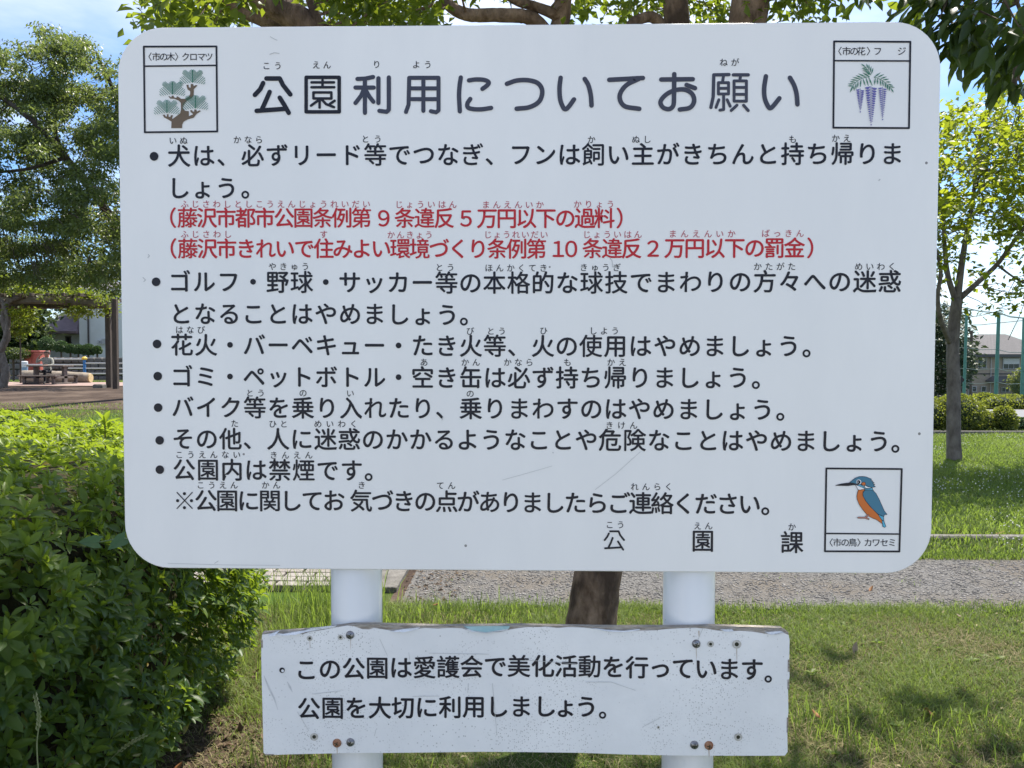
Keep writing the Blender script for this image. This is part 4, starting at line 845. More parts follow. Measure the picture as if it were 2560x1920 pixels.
band(1380,1420,30,70,2,2.6,3.); band(1430,1600,-60,28,18,2.2,3.2); band(1540,1640,-10,50,10,2.3,3.2); band(1700,1830,-30,60,14,2.6,3.2); band(1930,2080,-50,25,12,1.9,2.6); band(1980,2060,0,34,4,1.9,2.3)
nb_ = len(cc)
for _ in range(900):                                  # the crown above the frame, which shades the lawn
    if _ % 4 == 0 and random.random() < .4: continue
    a_, r_ = random.uniform(0, 6.28), random.random()**.5; z_ = random.uniform(3.6, 5.6); cc.append(np.array([.85+1.9*r_*math.cos(a_)*(1-.25*(z_-3.6)), 2.0+1.9*r_*math.sin(a_), z_]))
cc = np.array(cc); P, A, N, Ln, Wd, T_ = clusters(cc[:nb_], 18, .052, .35, (.035,.065), (.45,.62), (.1,.8))
P2_, A2_, N2_, L2_, W2_, T2_ = clusters(cc[nb_:], 12, .13, .3, (.06,.10), (.5,.65), (.1,.7))
foliage(ct, *[np.concatenate(a) for a in ((P,P2_),(A,A2_),(N,N2_),(Ln,L2_),(Wd,W2_),(T_,T2_))], M_cl, LM, single=230)
twigs(ct, cc, LP, M_cbark, .006, frac=.45)

# big-leaved branch hanging in from the top right
M_mag = leafmat('magnolia_leaf', (.022,.045,.012), (.05,.085,.018), (.20,.28,.02), .32, .45, .4)
mg = empty('magnolia_tree', (3.05, 2.4, 0), 'dark tree with large drooping leaves hanging in at the top right corner', 'tree')
mt = [([(3.1,2.4,-.1),(3.12,2.4,1.5),(3.0,2.4,3.0),(2.9,2.5,5.2)], .13, .06), ([(3.02,2.4,3.4), at(2640,-60,2.6), at(2520,-40,2.6), at(2420,-20,2.6), at(2330,-30,2.5)], .02, .008), ([(3.03,2.4,2.6), at(2563,240,2.7), at(2560,60,2.8), at(2470,-160,2.8)], .012, .008), ([(2.95,2.45,3.6),(2.4,2.2,4.0),(1.9,2.0,4.1)], .04, .015)]
tube_tree(mg, mt, M_twig, 'trunk', 10)
mc = []
for px, py in ((2300,10),(2345,55),(2380,25),(2400,75),(2420,110),(2370,90),(2440,40),(2470,90),(2490,130),(2450,140),(2520,60),(2530,110),(2550,150),(2520,170),(2545,20),(2480,10),(2430,0),(2560,200),(2500,170),(2570,100),(2350,-20),(2400,-40),(2480,-50),(2560,-40),(2290,-25),(2395,120),(2465,55),(2555,80),(2535,140)): mc.append(at(px, py, random.uniform(2.2,3.1)))
for _ in range(170): a_, r_ = random.uniform(0, 6.28), random.random()**.5; z_ = random.uniform(3.5,5.8); mc.append(np.array([2.9+1.5*r_*math.cos(a_), 2.6+1.4*r_*math.sin(a_), z_]))
for _ in range(80): mc.append(np.array([random.uniform(2.0,4.3), random.uniform(3.3,5.3), random.uniform(4.5,5.7)]))
mc = np.array(mc); outv = nrm(mc-np.array([3.1,2.5,3.2])); P, A, N, Ln, Wd, T_ = clusters(mc, 9, .05, .75, (.10,.16), (.34,.44), (.05,.6), outv)
foliage(mg, P, A, N, Ln, Wd, T_, M_mag, LF, single=150)
twigs(mg, mc, np.array([p for l in mt for p in smooth_path(l[0], 4)]), M_twig, .008, frac=.8)

# tree on the lawn to the right
M_rb = mat('grey_bark', (.09,.075,.065), .9, (.22,.19,.165), 11, 7, .8, 22, stretch=(1,1,.5), spec=.15)
M_rl = leafmat('lime_leaf', (.06,.10,.014), (.16,.20,.02), (.46,.52,.03), .52, .45)
Yr = 10.3; rt = empty('lawn_tree', tuple(at(2385,1148,Yr)), 'slender grey forked tree with bright lime foliage on the lawn right of the board', 'tree')
q = lambda x, y, d=0: at(x, y, Yr+d)
g0 = q(2386,1150); g0[2] = float(gz(g0[0], Yr))-.05
rl = [([g0, q(2384,1080), q(2384,960), q(2382,860), q(2388,790), q(2393,748)], .105, .075),
 ([q(2392,752), q(2400,690), q(2412,610), q(2432,500,.2), q(2450,330,.3)], .06, .02), ([q(2400,745), q(2440,710), q(2492,662), q(2530,610,-.3), q(2590,530,-.5), q(2680,430,-.5)], .045, .018),
 ([q(2390,755), q(2370,690), q(2362,620,.3), q(2355,520,.5), q(2330,380,.6)], .045, .02), ([q(2376,860), q(2352,800,-.3), q(2344,740,-.5), q(2350,660,-.6), q(2300,520,-.8)], .04, .02),
 ([q(2493,662), q(2530,690,-.2), q(2570,712,-.2), q(2620,720,-.2)], .018, .008), ([q(2440,470,.2), q(2450,440), q(2500,410,-.2), q(2580,380,-.4)], .025, .01), ([q(2432,500,.2), q(2460,460,.5), q(2445,400,.6)], .02, .01)]
tube_tree(rt, rl, M_rb, 'trunk', 12)
blobs = [(2420,330,120,90),(2350,360,90,70),(2500,300,110,60),(2560,420,110,110),(2460,440,110,70),(2360,560,80,60),(2400,520,90,40),(2480,560,80,40),(2560,580,80,40),(2350,470,60,60),(2230,420,110,110),(2200,600,120,100),(2650,420,120,150),(2540,250,70,40),(2100,500,120,120),(2350,640,50,30),(2355,700,30,22),(2540,640,60,25),(2590,700,60,40),(2420,690,40,20),(2390,640,40,20),(2620,560,90,50),(2330,520,70,50)]
rc = []
for bx, by, rx, ry in blobs:
    for _ in range(int(rx*ry/115)):
        a_, r_ = random.uniform(0, 6.28), random.random()**.5; rc.append(at(bx+rx*r_*math.cos(a_), by+ry*r_*math.sin(a_), Yr+random.gauss(0, .8)))
for px, py in ((2480,735),(2500,745),(2515,755),(2525,765),(2490,725),(2505,770),(2535,760),(2475,770),(2465,775),(2495,780),(2420,762),(2545,690),(2530,700),(2550,480)): rc.append(at(px, py, Yr-.3))
rc = np.array(rc); P, A, N, Ln, Wd, T_ = clusters(rc, 8, .085, .25, (.075,.13), (.5,.68), (.05,.85))
foliage(rt, P, A, N, Ln, Wd, T_, M_rl, LM, single=200)
twigs(rt, rc, np.array([p for l in rl[1:] for p in smooth_path(l[0], 4)]), M_rb, .007, frac=.35)

# large tree at the left
M_lb = mat('dark_bark', (.055,.045,.038), .95, (.12,.10,.085), 8, 6, .8, 22, stretch=(1,1,.4), spec=.1)
M_ll = leafmat('cherry_leaf', (.050,.080,.030), (.125,.16,.055), (.30,.37,.08), .42, .40, .5)
lt = empty('cherry_tree', (-8.1, 19.5, .3), 'large spreading tree with drooping leaves filling the left edge above the pergola', 'tree')
q = lambda x, y, Y=16.5: at(x, y, Y)
b0 = at(345, 930, 20.5); b0[2] = .2
ll = [([b0, q(345,820,20.5), q(335,720,20.3), q(320,620,19.8)], .26, .2), ([q(322,640,19.9), q(262,520,18), q(160,390,16.5), q(80,300,16), q(-60,200,16)], .14, .04), ([q(320,640,19.8), q(320,450,18), q(290,250,17.5), q(240,130,17)], .12, .03), ([q(320,610,19.6), q(200,560,19), q(60,560,18.5), q(-80,560,18)], .09, .03), ([q(200,440,17), q(140,340,16.5), q(140,220,16.5), q(110,110,16.5)], .06, .02), ([q(160,395,16.5), q(80,420,16), q(0,430,15.6), q(-80,430,15.5)], .05, .02), ([q(290,600,19.6), q(420,420,19), q(520,250,19)], .12, .03)]
tube_tree(lt, ll, M_lb, 'trunk', 10)
lc = []
random.seed(21)
outlp = [(-200,140),(-60,115),(0,112),(40,105),(85,66),(120,72),(150,88),(180,88),(215,98),(230,135),(260,140),(290,148),(400,140),(500,200),(560,400),(520,560),(400,640),(300,745),(262,725),(200,712),(150,705),(60,705),(-200,710)]
def inside(x, y, poly):
    c = False
    for i in range(len(poly)):
        (x1, y1), (x2, y2) = poly[i-1], poly[i]
        if (y1 > y) != (y2 > y) and x < (x2-x1)*(y-y1)/(y2-y1)+x1: c = not c
    return c
nb = 0
while nb < 430:
    x, y = random.uniform(-200, 420), random.uniform(60, 735)
    if not inside(x, y, outlp): continue
    if y < 560 and random.random() < .45 and math.sin(x*.031+y*.017)+math.sin(y*.043-x*.021) < -.55: continue
    nb += 1; rr_ = random.uniform(12, 34)*(1 if y > 200 else .7); Y = random.uniform(14.2, 19.5) if y > 250 else random.uniform(15.5,18)
    for _ in range(int(10+rr_*rr_/22)):
        a_, r_ = random.uniform(0, 6.28), random.random()**.5; lc.append(at(x+rr_*1.5*r_*math.cos(a_), max(y+rr_*.55*r_*math.sin(a_), 62), Y+random.gauss(0, .25)))
for x0, y0, x1, y1, n in ((90,62,130,130,14),(0,112,70,108,12),(150,90,170,150,9),(200,95,212,150,12),(170,110,215,98,10),(232,140,300,160,12),(255,138,250,180,7)):
    for i in range(n): t = i/n; lc.append(at(x0+(x1-x0)*t+random.gauss(0,5), y0+(y1-y0)*t+random.gauss(0,4), 16.5))
lc = np.array(lc); P, A, N, Ln, Wd, T_ = clusters(lc, 7, .085, .55, (.075,.125), (.36,.5), (.0,.8))
foliage(lt, P, A, N, Ln, Wd, T_, M_ll, LL)
twigs(lt, lc, np.array([p for l in ll for p in smooth_path(l[0], 5)]), M_lb, .010, frac=.06)
# ---------------------------------------------------------------- pergola corner, bench, person, house on the left
def G(px, Y): p = at(px, 900, Y); return np.array([p[0], Y, float(gz(p[0], Y))])
def PX(px, Y): return at(px, 900, Y)[0]
def PZ(py, Y): return at(150, py, Y)[2]
M_wood = mat('dark_timber', (.045,.034,.027), .9, (.10,.075,.055), 5, 6, .5, 30, stretch=(4,4,.6)); M_wood2 = mat('weathered_timber', (.12,.095,.07), .9, (.22,.18,.14), 6, 6, .5, 30)
M_wl = leafmat('wisteria_leaf', (.045,.08,.012), (.14,.18,.018), (.38,.46,.03), .42, .45)
pg = empty('pergola', tuple(G(280,26)), 'dark timber pergola overgrown with bright wisteria beyond the hedge', 'pergola')
for px, Y, w2 in ((273,25.6,.18),(289,24.6,.16),(281,27.2,.16)):
    b = MB(); X = PX(px, Y); b.box((X, Y, float(gz(X,Y))+1.5), (w2,w2,3.1), bev=.02); b.build('post', M_wood, pg)
b = MB(); X0, X1 = PX(-60,25.4), PX(276,25.4)
b.tube(smooth_path([(X0,25.4,PZ(752,25.4)), (PX(100,25.4),25.4,PZ(750,25.4)), (PX(200,25.4),25.4,PZ(754,25.4)), (X1,25.4,PZ(762,25.4))],3), .14, 8); b.build('beam', M_wood2, pg)
for Y, yy in ((26.4,762),(27.6,764)):
    b = MB(); b.box(((PX(-60,Y)+PX(285,Y))/2, Y, PZ(yy,Y)), (PX(285,Y)-PX(-60,Y), .14, .24), bev=.02); b.build('beam', M_wood, pg)
for i in range(9):
    b = MB(); X = PX(-40+i*38, 26.3); b.box((X, 26.4, PZ(744,26)), (.09,3.4,.12), bev=.01); b.build('rafter', M_wood, pg)
b = MB(); X = PX(267,25.5); b.box((X-.1, 25.2, float(gz(X,25.5))+.06), (.34,.3,.16), bev=.03); b.build('footing', M_conc, pg)
wi = empty('wisteria', tuple(G(5,25.2)), 'twisted wisteria trunk and bright leaves climbing over the pergola at the left edge', 'climbing plant')
g = G(4, 25.2)
tube_tree(wi, [([g-np.array([0,0,.1]), at(14,930,25.2), at(2,880,25.2), at(18,840,25.2), at(8,790,25.2), at(22,755,25.2), at(60,738,25.2)], .15, .08), ([at(0,960,25.3), at(-6,900,25.3), at(10,860,25.1), at(20,800,25.1), at(5,750,25.2)], .12, .07)], M_rb, 'trunk', 10, .3)
wc = []
for _ in range(430):
    x = random.uniform(-60, 285); top_ = np.interp(x, [-60,0,80,110,150,210,285], [694,698,708,716,716,724,742])+6*math.sin(x*.13)+5*math.sin(x*.31); y = top_+abs(random.gauss(0,1))*14 ; wc.append(at(x, y, random.uniform(24.8, 27.5)))
for x0, x1, y0, y1, n in ((165,215,765,790,30),(215,290,772,785,26),(20,90,770,815,50),(-20,95,690,730,60)):
    for _ in range(n): wc.append(at(random.uniform(x0,x1), random.uniform(y0,y1), random.uniform(25,26.5)))
wc = np.array(wc); P, A, N, Ln, Wd, T_ = clusters(wc, 9, .12, .35, (.10,.17), (.5,.65), (.1,.9)); foliage(wi, P, A, N, Ln, Wd, T_, M_wl, LL)
# picnic bench
def gl(px, py, Y): return at(px, py, Y)
M_bench = mat('bench_timber', (.075,.06,.055), .85, (.14,.115,.10), 6, 5, .3, 40)
Yb = 28.6; bz = float(gz(PX(120,Yb), Yb)); bn_ = empty('picnic_table', (PX(125,Yb), Yb, bz), 'dark timber picnic table with attached bench where a person sits', 'picnic table')
xa, xb = PX(80,Yb), PX(171,Yb); zt = PZ(915,Yb); zs = PZ(940,Yb-.7)
for i in range(4): b = MB(); b.box(((xa+xb)/2, Yb-.27+.18*i, zt), (xb-xa,.165,.05), bev=.008); b.build('table_plank', M_bench, bn_)
for s_ in (-.72,.72):
    for i in (-1, 1): b = MB(); b.box(((xa+xb)/2, Yb+s_+i*.09, zs), (xb-xa+.05,.16,.05), bev=.008); b.build('seat_plank', M_bench, bn_)
for px in (90, 161):
    X = PX(px, Yb); b = MB(); b.box((X,Yb,(zt+bz)/2-.02),(.10,.22,zt-bz), bev=.01); b.box((X,Yb,zs-.06),(.10,1.6,.08)); b.box((X,Yb,bz+.04),(.14,1.3,.1), bev=.01)
    for s_ in (-.72,.72): b.box((X,Yb+s_,(zs+bz)/2-.03),(.10,.10,zs-bz-.02), bev=.01)
    b.build('leg', M_bench, bn_)
# log on the ground
Yl = 30.4; lg = empty('log', tuple(G(140,Yl)), 'long pale fallen log lying on the ground behind the picnic table', 'log'); X0, X1 = PX(56,Yl), PX(224,Yl); zg = float(gz(X0,Yl))
b = MB(); b.tube(smooth_path([(X0,Yl,zg+.26),((X0*2+X1)/3,Yl+.02,zg+.25),((X0+2*X1)/3,Yl,zg+.24),(X1,Yl,zg+.22)],4), lerp_list([.27,.28,.25,.21],13), 14, wob=.08); b.build('bark', mat('log_bark', (.20,.16,.12), .9, (.36,.30,.23), 5, 6, .6, 20), lg, smooth=True)
b = MB(); b.tube([(X1-.01,Yl,zg+.22),(X1+.05,Yl,zg+.22)], .18, 14); b.build('cut_end', mat('cut_wood', (.45,.33,.16), .8, (.6,.46,.25), 9), lg)
# person
M_skin = mat('skin', (.30,.16,.11), .6); M_hair = mat('dark_hair', (.05,.03,.022), .8); M_shirt = mat('patterned_shirt', (.16,.16,.13), .9, (.36,.35,.31), 16, 3); M_pants = mat('dark_trousers', (.02,.02,.024), .9)
def person(base, f, ang=0):
    J = {'pel':(0,0,.50),'bel':(0,.02,.66),'che':(0,.03,.86),'neck':(0,.0,1.03),'jaw':(0,-.03,1.10),'head':(0,-.02,1.18),'crown':(0,-.01,1.25),
     'shl':(-.18,.03,.97),'ell':(-.34,-.10,.82),'wrl':(-.24,-.14,1.03),'hal':(-.17,-.13,1.10),'shr':(.18,.03,.97),'elr':(.27,-.10,.74),'wrr':(.12,-.30,.72),'har':(.06,-.36,.72),
     'hpl':(-.10,0,.48),'knl':(-.13,-.44,.50),'anl':(-.14,-.46,.10),'tol':(-.15,-.62,.03),'hpr':(.10,0,.48),'knr':(.12,-.44,.50),'anr':(.16,-.50,.10),'tor':(.19,-.66,.03)}
    Rr = dict(pel=.15,bel=.135,che=.16,neck=.055,jaw=.075,head=.098,crown=.07,shl=.075,ell=.045,wrl=.032,hal=.035,shr=.075,elr=.045,wrr=.032,har=.035,hpl=.09,knl=.062,anl=.042,tol=.035,hpr=.09,knr=.062,anr=.042,tor=.035)
    E_ = [('pel','bel'),('bel','che'),('che','neck'),('neck','jaw'),('jaw','head'),('head','crown'),('che','shl'),('shl','ell'),('ell','wrl'),('wrl','hal'),('che','shr'),('shr','elr'),('elr','wrr'),('wrr','har'),('pel','hpl'),('hpl','knl'),('knl','anl'),('anl','tol'),('pel','hpr'),('hpr','knr'),('knr','anr'),('anr','tor')]
    for h, wv, sx in (('hal', (.04,.01,.05), 1), ('har', (-.04,-.05,0), 1)):
        for i in range(5):
            o = (i-2)*.015; a = J[h]; m1 = (a[0]+wv[0]*.7+(o if h == 'hal' else 0), a[1]+wv[1]*.7+o*.6, a[2]+wv[2]*.7+(0 if h == 'hal' else o*.3)); L_ = [.6,.95,1,.95,.75][i]
            m2 = (m1[0]+wv[0]*L_, m1[1]+wv[1]*L_-.01, m1[2]+wv[2]*L_); J[h+str(i)+'a'] = m1; J[h+str(i)+'b'] = m2; Rr[h+str(i)+'a'] = .010; Rr[h+str(i)+'b'] = .008; E_ += [(h, h+str(i)+'a'), (h+str(i)+'a', h+str(i)+'b')]
    ks = list(J); me = bpy.data.meshes.new('body'); me.from_pydata([J[k] for k in ks], [(ks.index(a), ks.index(b)) for a, b in E_], []); o = bpy.data.objects.new('body', me); COL.objects.link(o)
    md = o.modifiers.new('s', 'SKIN'); sd = o.modifiers.new('u', 'SUBSURF'); sd.levels = 1; me.skin_vertices.new() if not me.skin_vertices else None
    for i, k in enumerate(ks): r = Rr[k]; me.skin_vertices[0].data[i].radius = (r, r*.85)
    me.skin_vertices[0].data[0].use_root = True
    dg = bpy.context.evaluated_depsgraph_get(); m2 = bpy.data.meshes.new_from_object(o.evaluated_get(dg)); bpy.data.objects.remove(o)
    for m_ in (M_skin, M_shirt, M_pants): m2.materials.append(m_) if len(m2.materials) < 3 else None
    m2.materials.clear(); [m2.materials.append(m_) for m_ in (M_skin, M_shirt, M_pants)]
    for p in m2.polygons:
        c = p.center; hand = c.z > .68 and ((c.x < -.10 and c.z > 1.0 and c.y < -.09) or c.y < -.26); p.material_index = 0 if (c.z > 1.03 or hand) else (2 if c.z < .56 or (c.y < -.2 and c.z < .62) else 1); p.use_smooth = True
    r = empty('person', tuple(base), 'person in patterned grey shirt seated at the picnic table with one hand raised to face', 'person')
    b_ = bpy.data.objects.new('body', m2); COL.objects.link(b_); b_.parent = r
    hv_ = MB(); cs = []
    for i in range(7):
        t = i/6*math.pi*.62; rr_ = .112*math.sin(t+.05); z_ = 1.185+.105*math.cos(t)
        cs.append([(rr_*math.cos(a), .012+rr_*math.sin(a)*1.08, z_) for a in np.linspace(0, 2*math.pi, 14, endpoint=False)])
    v = [p for c in cs for p in c]; fc = [(i*14+j, (i+1)*14+j, (i+1)*14+(j+1)%14, i*14+(j+1)%14) for i in range(6) for j in range(14)]
    v = [(x, y+.015+(.03 if z < 1.2 and y < -.03 else 0), z) for x, y, z in v]; hv_.add(v, fc); h = bpy.data.objects.new('hair', mesh('hair', hv_.v, hv_.f, M_hair, True)); COL.objects.link(h); h.parent = r
    fc = MB(); 
    for x in (-.036,.036): fc.box((x,-.112,1.165),(.02,.012,.010),m=0)
    fc.box((0,-.110,1.105),(.045,.012,.008),m=1); e = bpy.data.objects.new('face_features', mesh('face_features', fc.v, fc.f, [M_hair, mat('lips', (.28,.09,.08), .6)], False, fc.m)); COL.objects.link(e); e.parent = r
    ns = MB(); ns.add([(-.016,-.105,1.125),(.016,-.105,1.125),(0,-.105,1.165),(0,-.132,1.128)], [(0,1,3),(1,2,3),(2,0,3),(0,2,1)]); e = bpy.data.objects.new('nose', mesh('nose', ns.v, ns.f, M_skin)); COL.objects.link(e); e.parent = r
    for x in (-.105,.105): ea = MB(); ea.tube([(x,-.01,1.12),(x*1.08,.0,1.145),(x,.005,1.17)], [.008,.016,.008], 6); e = bpy.data.objects.new('ear', mesh('ear', ea.v, ea.f, M_skin, True)); COL.objects.link(e); e.parent = r
    r.scale = (f, f, f); r.rotation_euler[2] = ang
    return r
Xp = PX(119, 29.3); person((Xp, 29.25, float(gz(Xp, 29.3))+.0), 1.04, .12)
# red locker, bin, rail, wall, lawn strip
Yw = 34.0
rb_ = empty('red_locker', tuple(G(92,Yw)), 'faded red metal cabinet beyond the picnic table, left of the person', 'cabinet')
b = MB(); X = (PX(74,Yw)+PX(112,Yw))/2; w2 = PX(112,Yw)-PX(74,Yw); z0, z1 = PZ(913,Yw), PZ(880,Yw); zg = float(gz(X,Yw)); b.box((X,Yw,(zg+z1)/2),(w2,.7,z1-zg), bev=.02); b.build('body', mat('faded_red', (.42,.09,.06), .6, (.52,.15,.11), 3), rb_)
b = MB(); b.box((X,Yw-.02,z1+.03),(w2+.06,.78,.06), bev=.02); b.build('lid', mat('faded_red_lid', (.5,.13,.1), .5), rb_)
for s_ in (-1,1): b = MB(); b.box((X+s_*w2*.24,Yw-.365,(zg+z1)/2),(w2*.44,.02,(z1-zg)*.8), bev=.005); b.build('door', mat('faded_red_door', (.40,.085,.06), .6), rb_)
wb = empty('waste_bin', tuple(G(62,Yw-1)), 'small round pale blue and white bin left of the red cabinet', 'bin'); X = PX(61,Yw-1); zg = float(gz(X,Yw-1)); r_ = (PX(69,Yw-1)-PX(54,Yw-1))/2; zt_ = PZ(903,Yw-1)
b = MB(); b.tube([(X,Yw-1,zg),(X,Yw-1,zg+(zt_-zg)*.7)], [r_*.85,r_], 16); b.build('body', mat('pale_blue_plastic', (.22,.33,.46), .5), wb)
b = MB(); b.tube([(X,Yw-1,zg+(zt_-zg)*.7),(X,Yw-1,zt_-.03),(X,Yw-1,zt_)], [r_*1.06,r_*1.02,r_*.7], 16); b.build('lid', mat('white_plastic', (.6,.62,.65), .5), wb)
M_rail = mat('pale_pipe', (.5,.5,.5), .4, metal=.3); M_bl = mat('blue_paint', (.03,.16,.42), .5); M_ye = mat('yellow_paint', (.65,.42,.03), .5)
ra = empty('play_rail', tuple(G(210,32)), 'low pipe rail with blue post and yellow caps behind the picnic table', 'rail')
Yq = 32.0; pr = [(PX(60,Yq),PX(211,Yq),PZ(912,Yq)),(PX(136,Yq),PX(211,Yq),PZ(898,Yq)),(PX(211,Yq),PX(320,Yq),PZ(908,Yq)),(PX(170,Yq),PX(320,Yq),PZ(921,Yq)),(PX(202,Yq),PX(320,Yq),PZ(934,Yq))]
for x0, x1, z in pr: b = MB(); b.tube([(x0,Yq,z),(x1,Yq,z)], .03, 8); b.build('pipe', M_rail, ra)
for px, y1 in ((211,897),(318,905)):
    X = PX(px,Yq); b = MB(); zg = float(gz(X,Yq)); b.tube([(X,Yq,zg-.05),(X,Yq,PZ(y1,Yq))], .06, 10); p = b.build('post', M_bl, ra)
    b = MB(); z = PZ(y1,Yq); b.tube([(X,Yq,z-.04),(X,Yq,z+.03),(X,Yq,z+.10)], [.10,.12,.05], 10); b.build('cap', M_ye, p)
sw = empty('retaining_wall', tuple(G(180,36)), 'grey stone retaining wall below the topiary row', 'wall'); M_sw = mat('dark_stone', (.09,.085,.08), .95, (.17,.16,.15), 3, 5, .6, 14)
X0, X1 = PX(20,36), PX(330,36); zg = .42; zt_ = PZ(893,36); nC = 16; rows_ = 4
for r in range(rows_):
    for i in range(nC):
        h = (zt_-zg+.1)/rows_; ww = (X1-X0)/nC; b = MB(); b.box((X0+(i+.5)*ww+(ww*.5 if r%2 else 0), 36+random.uniform(-.03,.03), zg-.1+h*(r+.5)), (ww-.03,.5,h-.03), bev=.04); b.build('stone', M_sw, sw)
b = MB(); b.box(((X0+X1)/2+.3,36.12,(zg+zt_)/2-.05),(X1-X0,.42,zt_-zg)); b.build('mortar', mat('mortar', (.08,.08,.075), 1), sw)
M_tp = leafmat('topiary_leaf', (.04,.085,.028), (.09,.15,.045), (.16,.26,.05), .2, .5)
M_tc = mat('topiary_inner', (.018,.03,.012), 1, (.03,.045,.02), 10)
def ball(name, c, r, label, cat_, group=None, m=M_tp, n=900, Ls=(.05,.09), base=None, tr=(0,.8)):
    c = np.array(c, float); r = np.array(r if hasattr(r, '__len__') else (r,r,r), float); o = empty(name, (c[0],c[1],base if base is not None else c[2]-r[2]), label, cat_, group)
    D = rnd_unit(n); D[:,2] = np.where(D[:,2] < -.75, -D[:,2], D[:,2]); rad = 1+RNG.normal(size=n)*.05+.05*np.sin(D[:,0]*7+D[:,2]*5)*np.sin(D[:,1]*6)
    P = c+D*r*rad[:,None]; A = nrm(D+rnd_unit(n)*.8); N = nrm(D+rnd_unit(n)*.5)
    T = np.clip(RNG.uniform(*tr, n), 0, .95); link('foliage', leaves_mesh('foliage', P, A, N, RNG.uniform(*Ls, n), RNG.uniform(.5,.7,n), T, m, LM), o, kind='stuff')
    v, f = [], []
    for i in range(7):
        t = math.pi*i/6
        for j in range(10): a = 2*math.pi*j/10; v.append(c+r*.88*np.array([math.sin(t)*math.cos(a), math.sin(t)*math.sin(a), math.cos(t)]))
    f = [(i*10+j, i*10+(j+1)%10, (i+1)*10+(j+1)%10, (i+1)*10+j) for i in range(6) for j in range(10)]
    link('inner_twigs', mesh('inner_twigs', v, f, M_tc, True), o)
    if base is not None and c[2]-r[2] > base+.02: b = MB(); b.tube([(c[0],c[1],base-.05),(c[0],c[1],c[2])], .05, 6); b.build('trunk', M_twig, o)
    return o
Yt = 37.0; s_ = (PX(2,Yt)-PX(1,Yt)); names = ['leftmost and largest','second from left','small third','fourth from left','fifth from left','rightmost small']
for (px, py, rp_), nm in zip(((116.5,862,19.5),(153,868,15.5),(176,873,11.5),(196,875,12.5),(220.5,876,15.5),(243,876,10.5)), names):
    c = at(px, py, Yt); ball('topiary_ball', (c[0],Yt,c[2]), rp_*.9*s_, f'{nm} round clipped green topiary ball before the white house', 'topiary', 'clipped topiary balls before the white house', n=2200, Ls=(.04,.075), base=zt_)
c = at(33, 886, 33.5); ball('clipped_shrub', (c[0],33.5,c[2]), (.40*4/2.2,.5,.26), 'box-shaped clipped shrub at far left beyond the pergola', 'shrub', None, leafmat('shrub_leaf', (.05,.07,.02), (.10,.13,.03), (.2,.26,.03), .3, .5), 1500, (.06,.1), base=.45)
# white house on the left
M_wall = mat('white_render', (.60,.61,.60), .9, (.68,.69,.68), 1.2, 5, .1, 60); M_tile = mat('purple_roof_tile', (.14,.10,.11), .7, (.20,.15,.16), 3, 4, .3, 20, stretch=(1,1,6)); M_dk = mat('dark_glass', (.02,.025,.03), .15, spec=.7); M_tr = mat('dark_trim', (.05,.04,.04), .6)
Yh = 44.; hs = empty('white_house', (PX(200,Yh), Yh+3, .45), 'white rendered house with purple-brown hip roof behind the topiary', 'house'); hx = lambda p: PX(p, Yh); hzz = lambda p: PZ(p, Yh)
b = MB(); b.box(((hx(125)+hx(219))/2, Yh+2.5, (hzz(832)+.3)/2), (hx(219)-hx(125), 5, hzz(832)-.3)); b.build('wall', M_wall, hs)
b = MB(); b.box(((hx(219)+hx(330))/2, Yh+2.2, (hzz(726)+.3)/2), (hx(330)-hx(219), 6, hzz(726)-.3)); b.build('wall', M_wall, hs)
b = MB(); b.box(((hx(183)+hx(219))/2, Yh+3.6, (hzz(726)+.3)/2), (hx(219)-hx(183), 5.6, hzz(726)-.3)); b.build('wall', M_wall, hs)
b = MB(); b.box(((hx(90)+hx(150))/2, Yh+4.5, (hzz(780)+.3)/2), (hx(150)-hx(90), 4, hzz(780)-.3)); b.build('wall', mat('beige_wall', (.36,.33,.28), .9, (.42,.39,.34), 2), hs)
def roof(x0, x1, y0, y1, ze, ax0, ax1, ay, za, m_, nm='roof', t=.14):
    b = MB(); v = [(x0,y0,ze),(x1,y0,ze),(x1,y1,ze),(x0,y1,ze),(ax0,ay,za),(ax1,ay,za)]; b.add(v, [(0,1,5,4),(1,2,5),(2,3,4,5),(3,0,4)]); b.box(((x0+x1)/2,(y0+y1)/2,ze-t/2-.002),(x1-x0,y1-y0,t)); return b.build(nm, m_, hs_)
hs_ = hs
r1 = roof(hx(72), hx(217), Yh-1.0, Yh+5, hzz(829), hx(158), hx(166), Yh+1.6, hzz(783)+.25, M_tile)
roof(hx(183), hx(216)+.3, Yh-.55, Yh+1, hzz(830), hx(186), hx(208), Yh+.5, hzz(819), M_tile)
roof(hx(140), hx(300), Yh-.3, Yh+8, hzz(722), hx(165), hx(300), Yh+3.5, hzz(690), mat('grey_purple_roof', (.15,.135,.15), .7, (.20,.18,.195), 3, 4, .3, 20, stretch=(1,1,6)))
roof(hx(88), hx(142), Yh+2.3, Yh+6, hzz(786), hx(95), hx(140), Yh+4.5, hzz(772), M_tile)
b = MB(); b.box((hx(91), Yh-.7, (hzz(832)+.3)/2),(.18,.18,hzz(832)-.3)); b.build('porch_column', M_wall, hs)
b = MB(); b.box(((hx(97)+hx(122))/2, Yh-.01, (hzz(840)+.3)/2),(hx(122)-hx(97),.1,hzz(840)-.3)); b.build('porch_door', mat('dark_door', (.08,.07,.06), .8), hs)  # door panel in one even dark brown
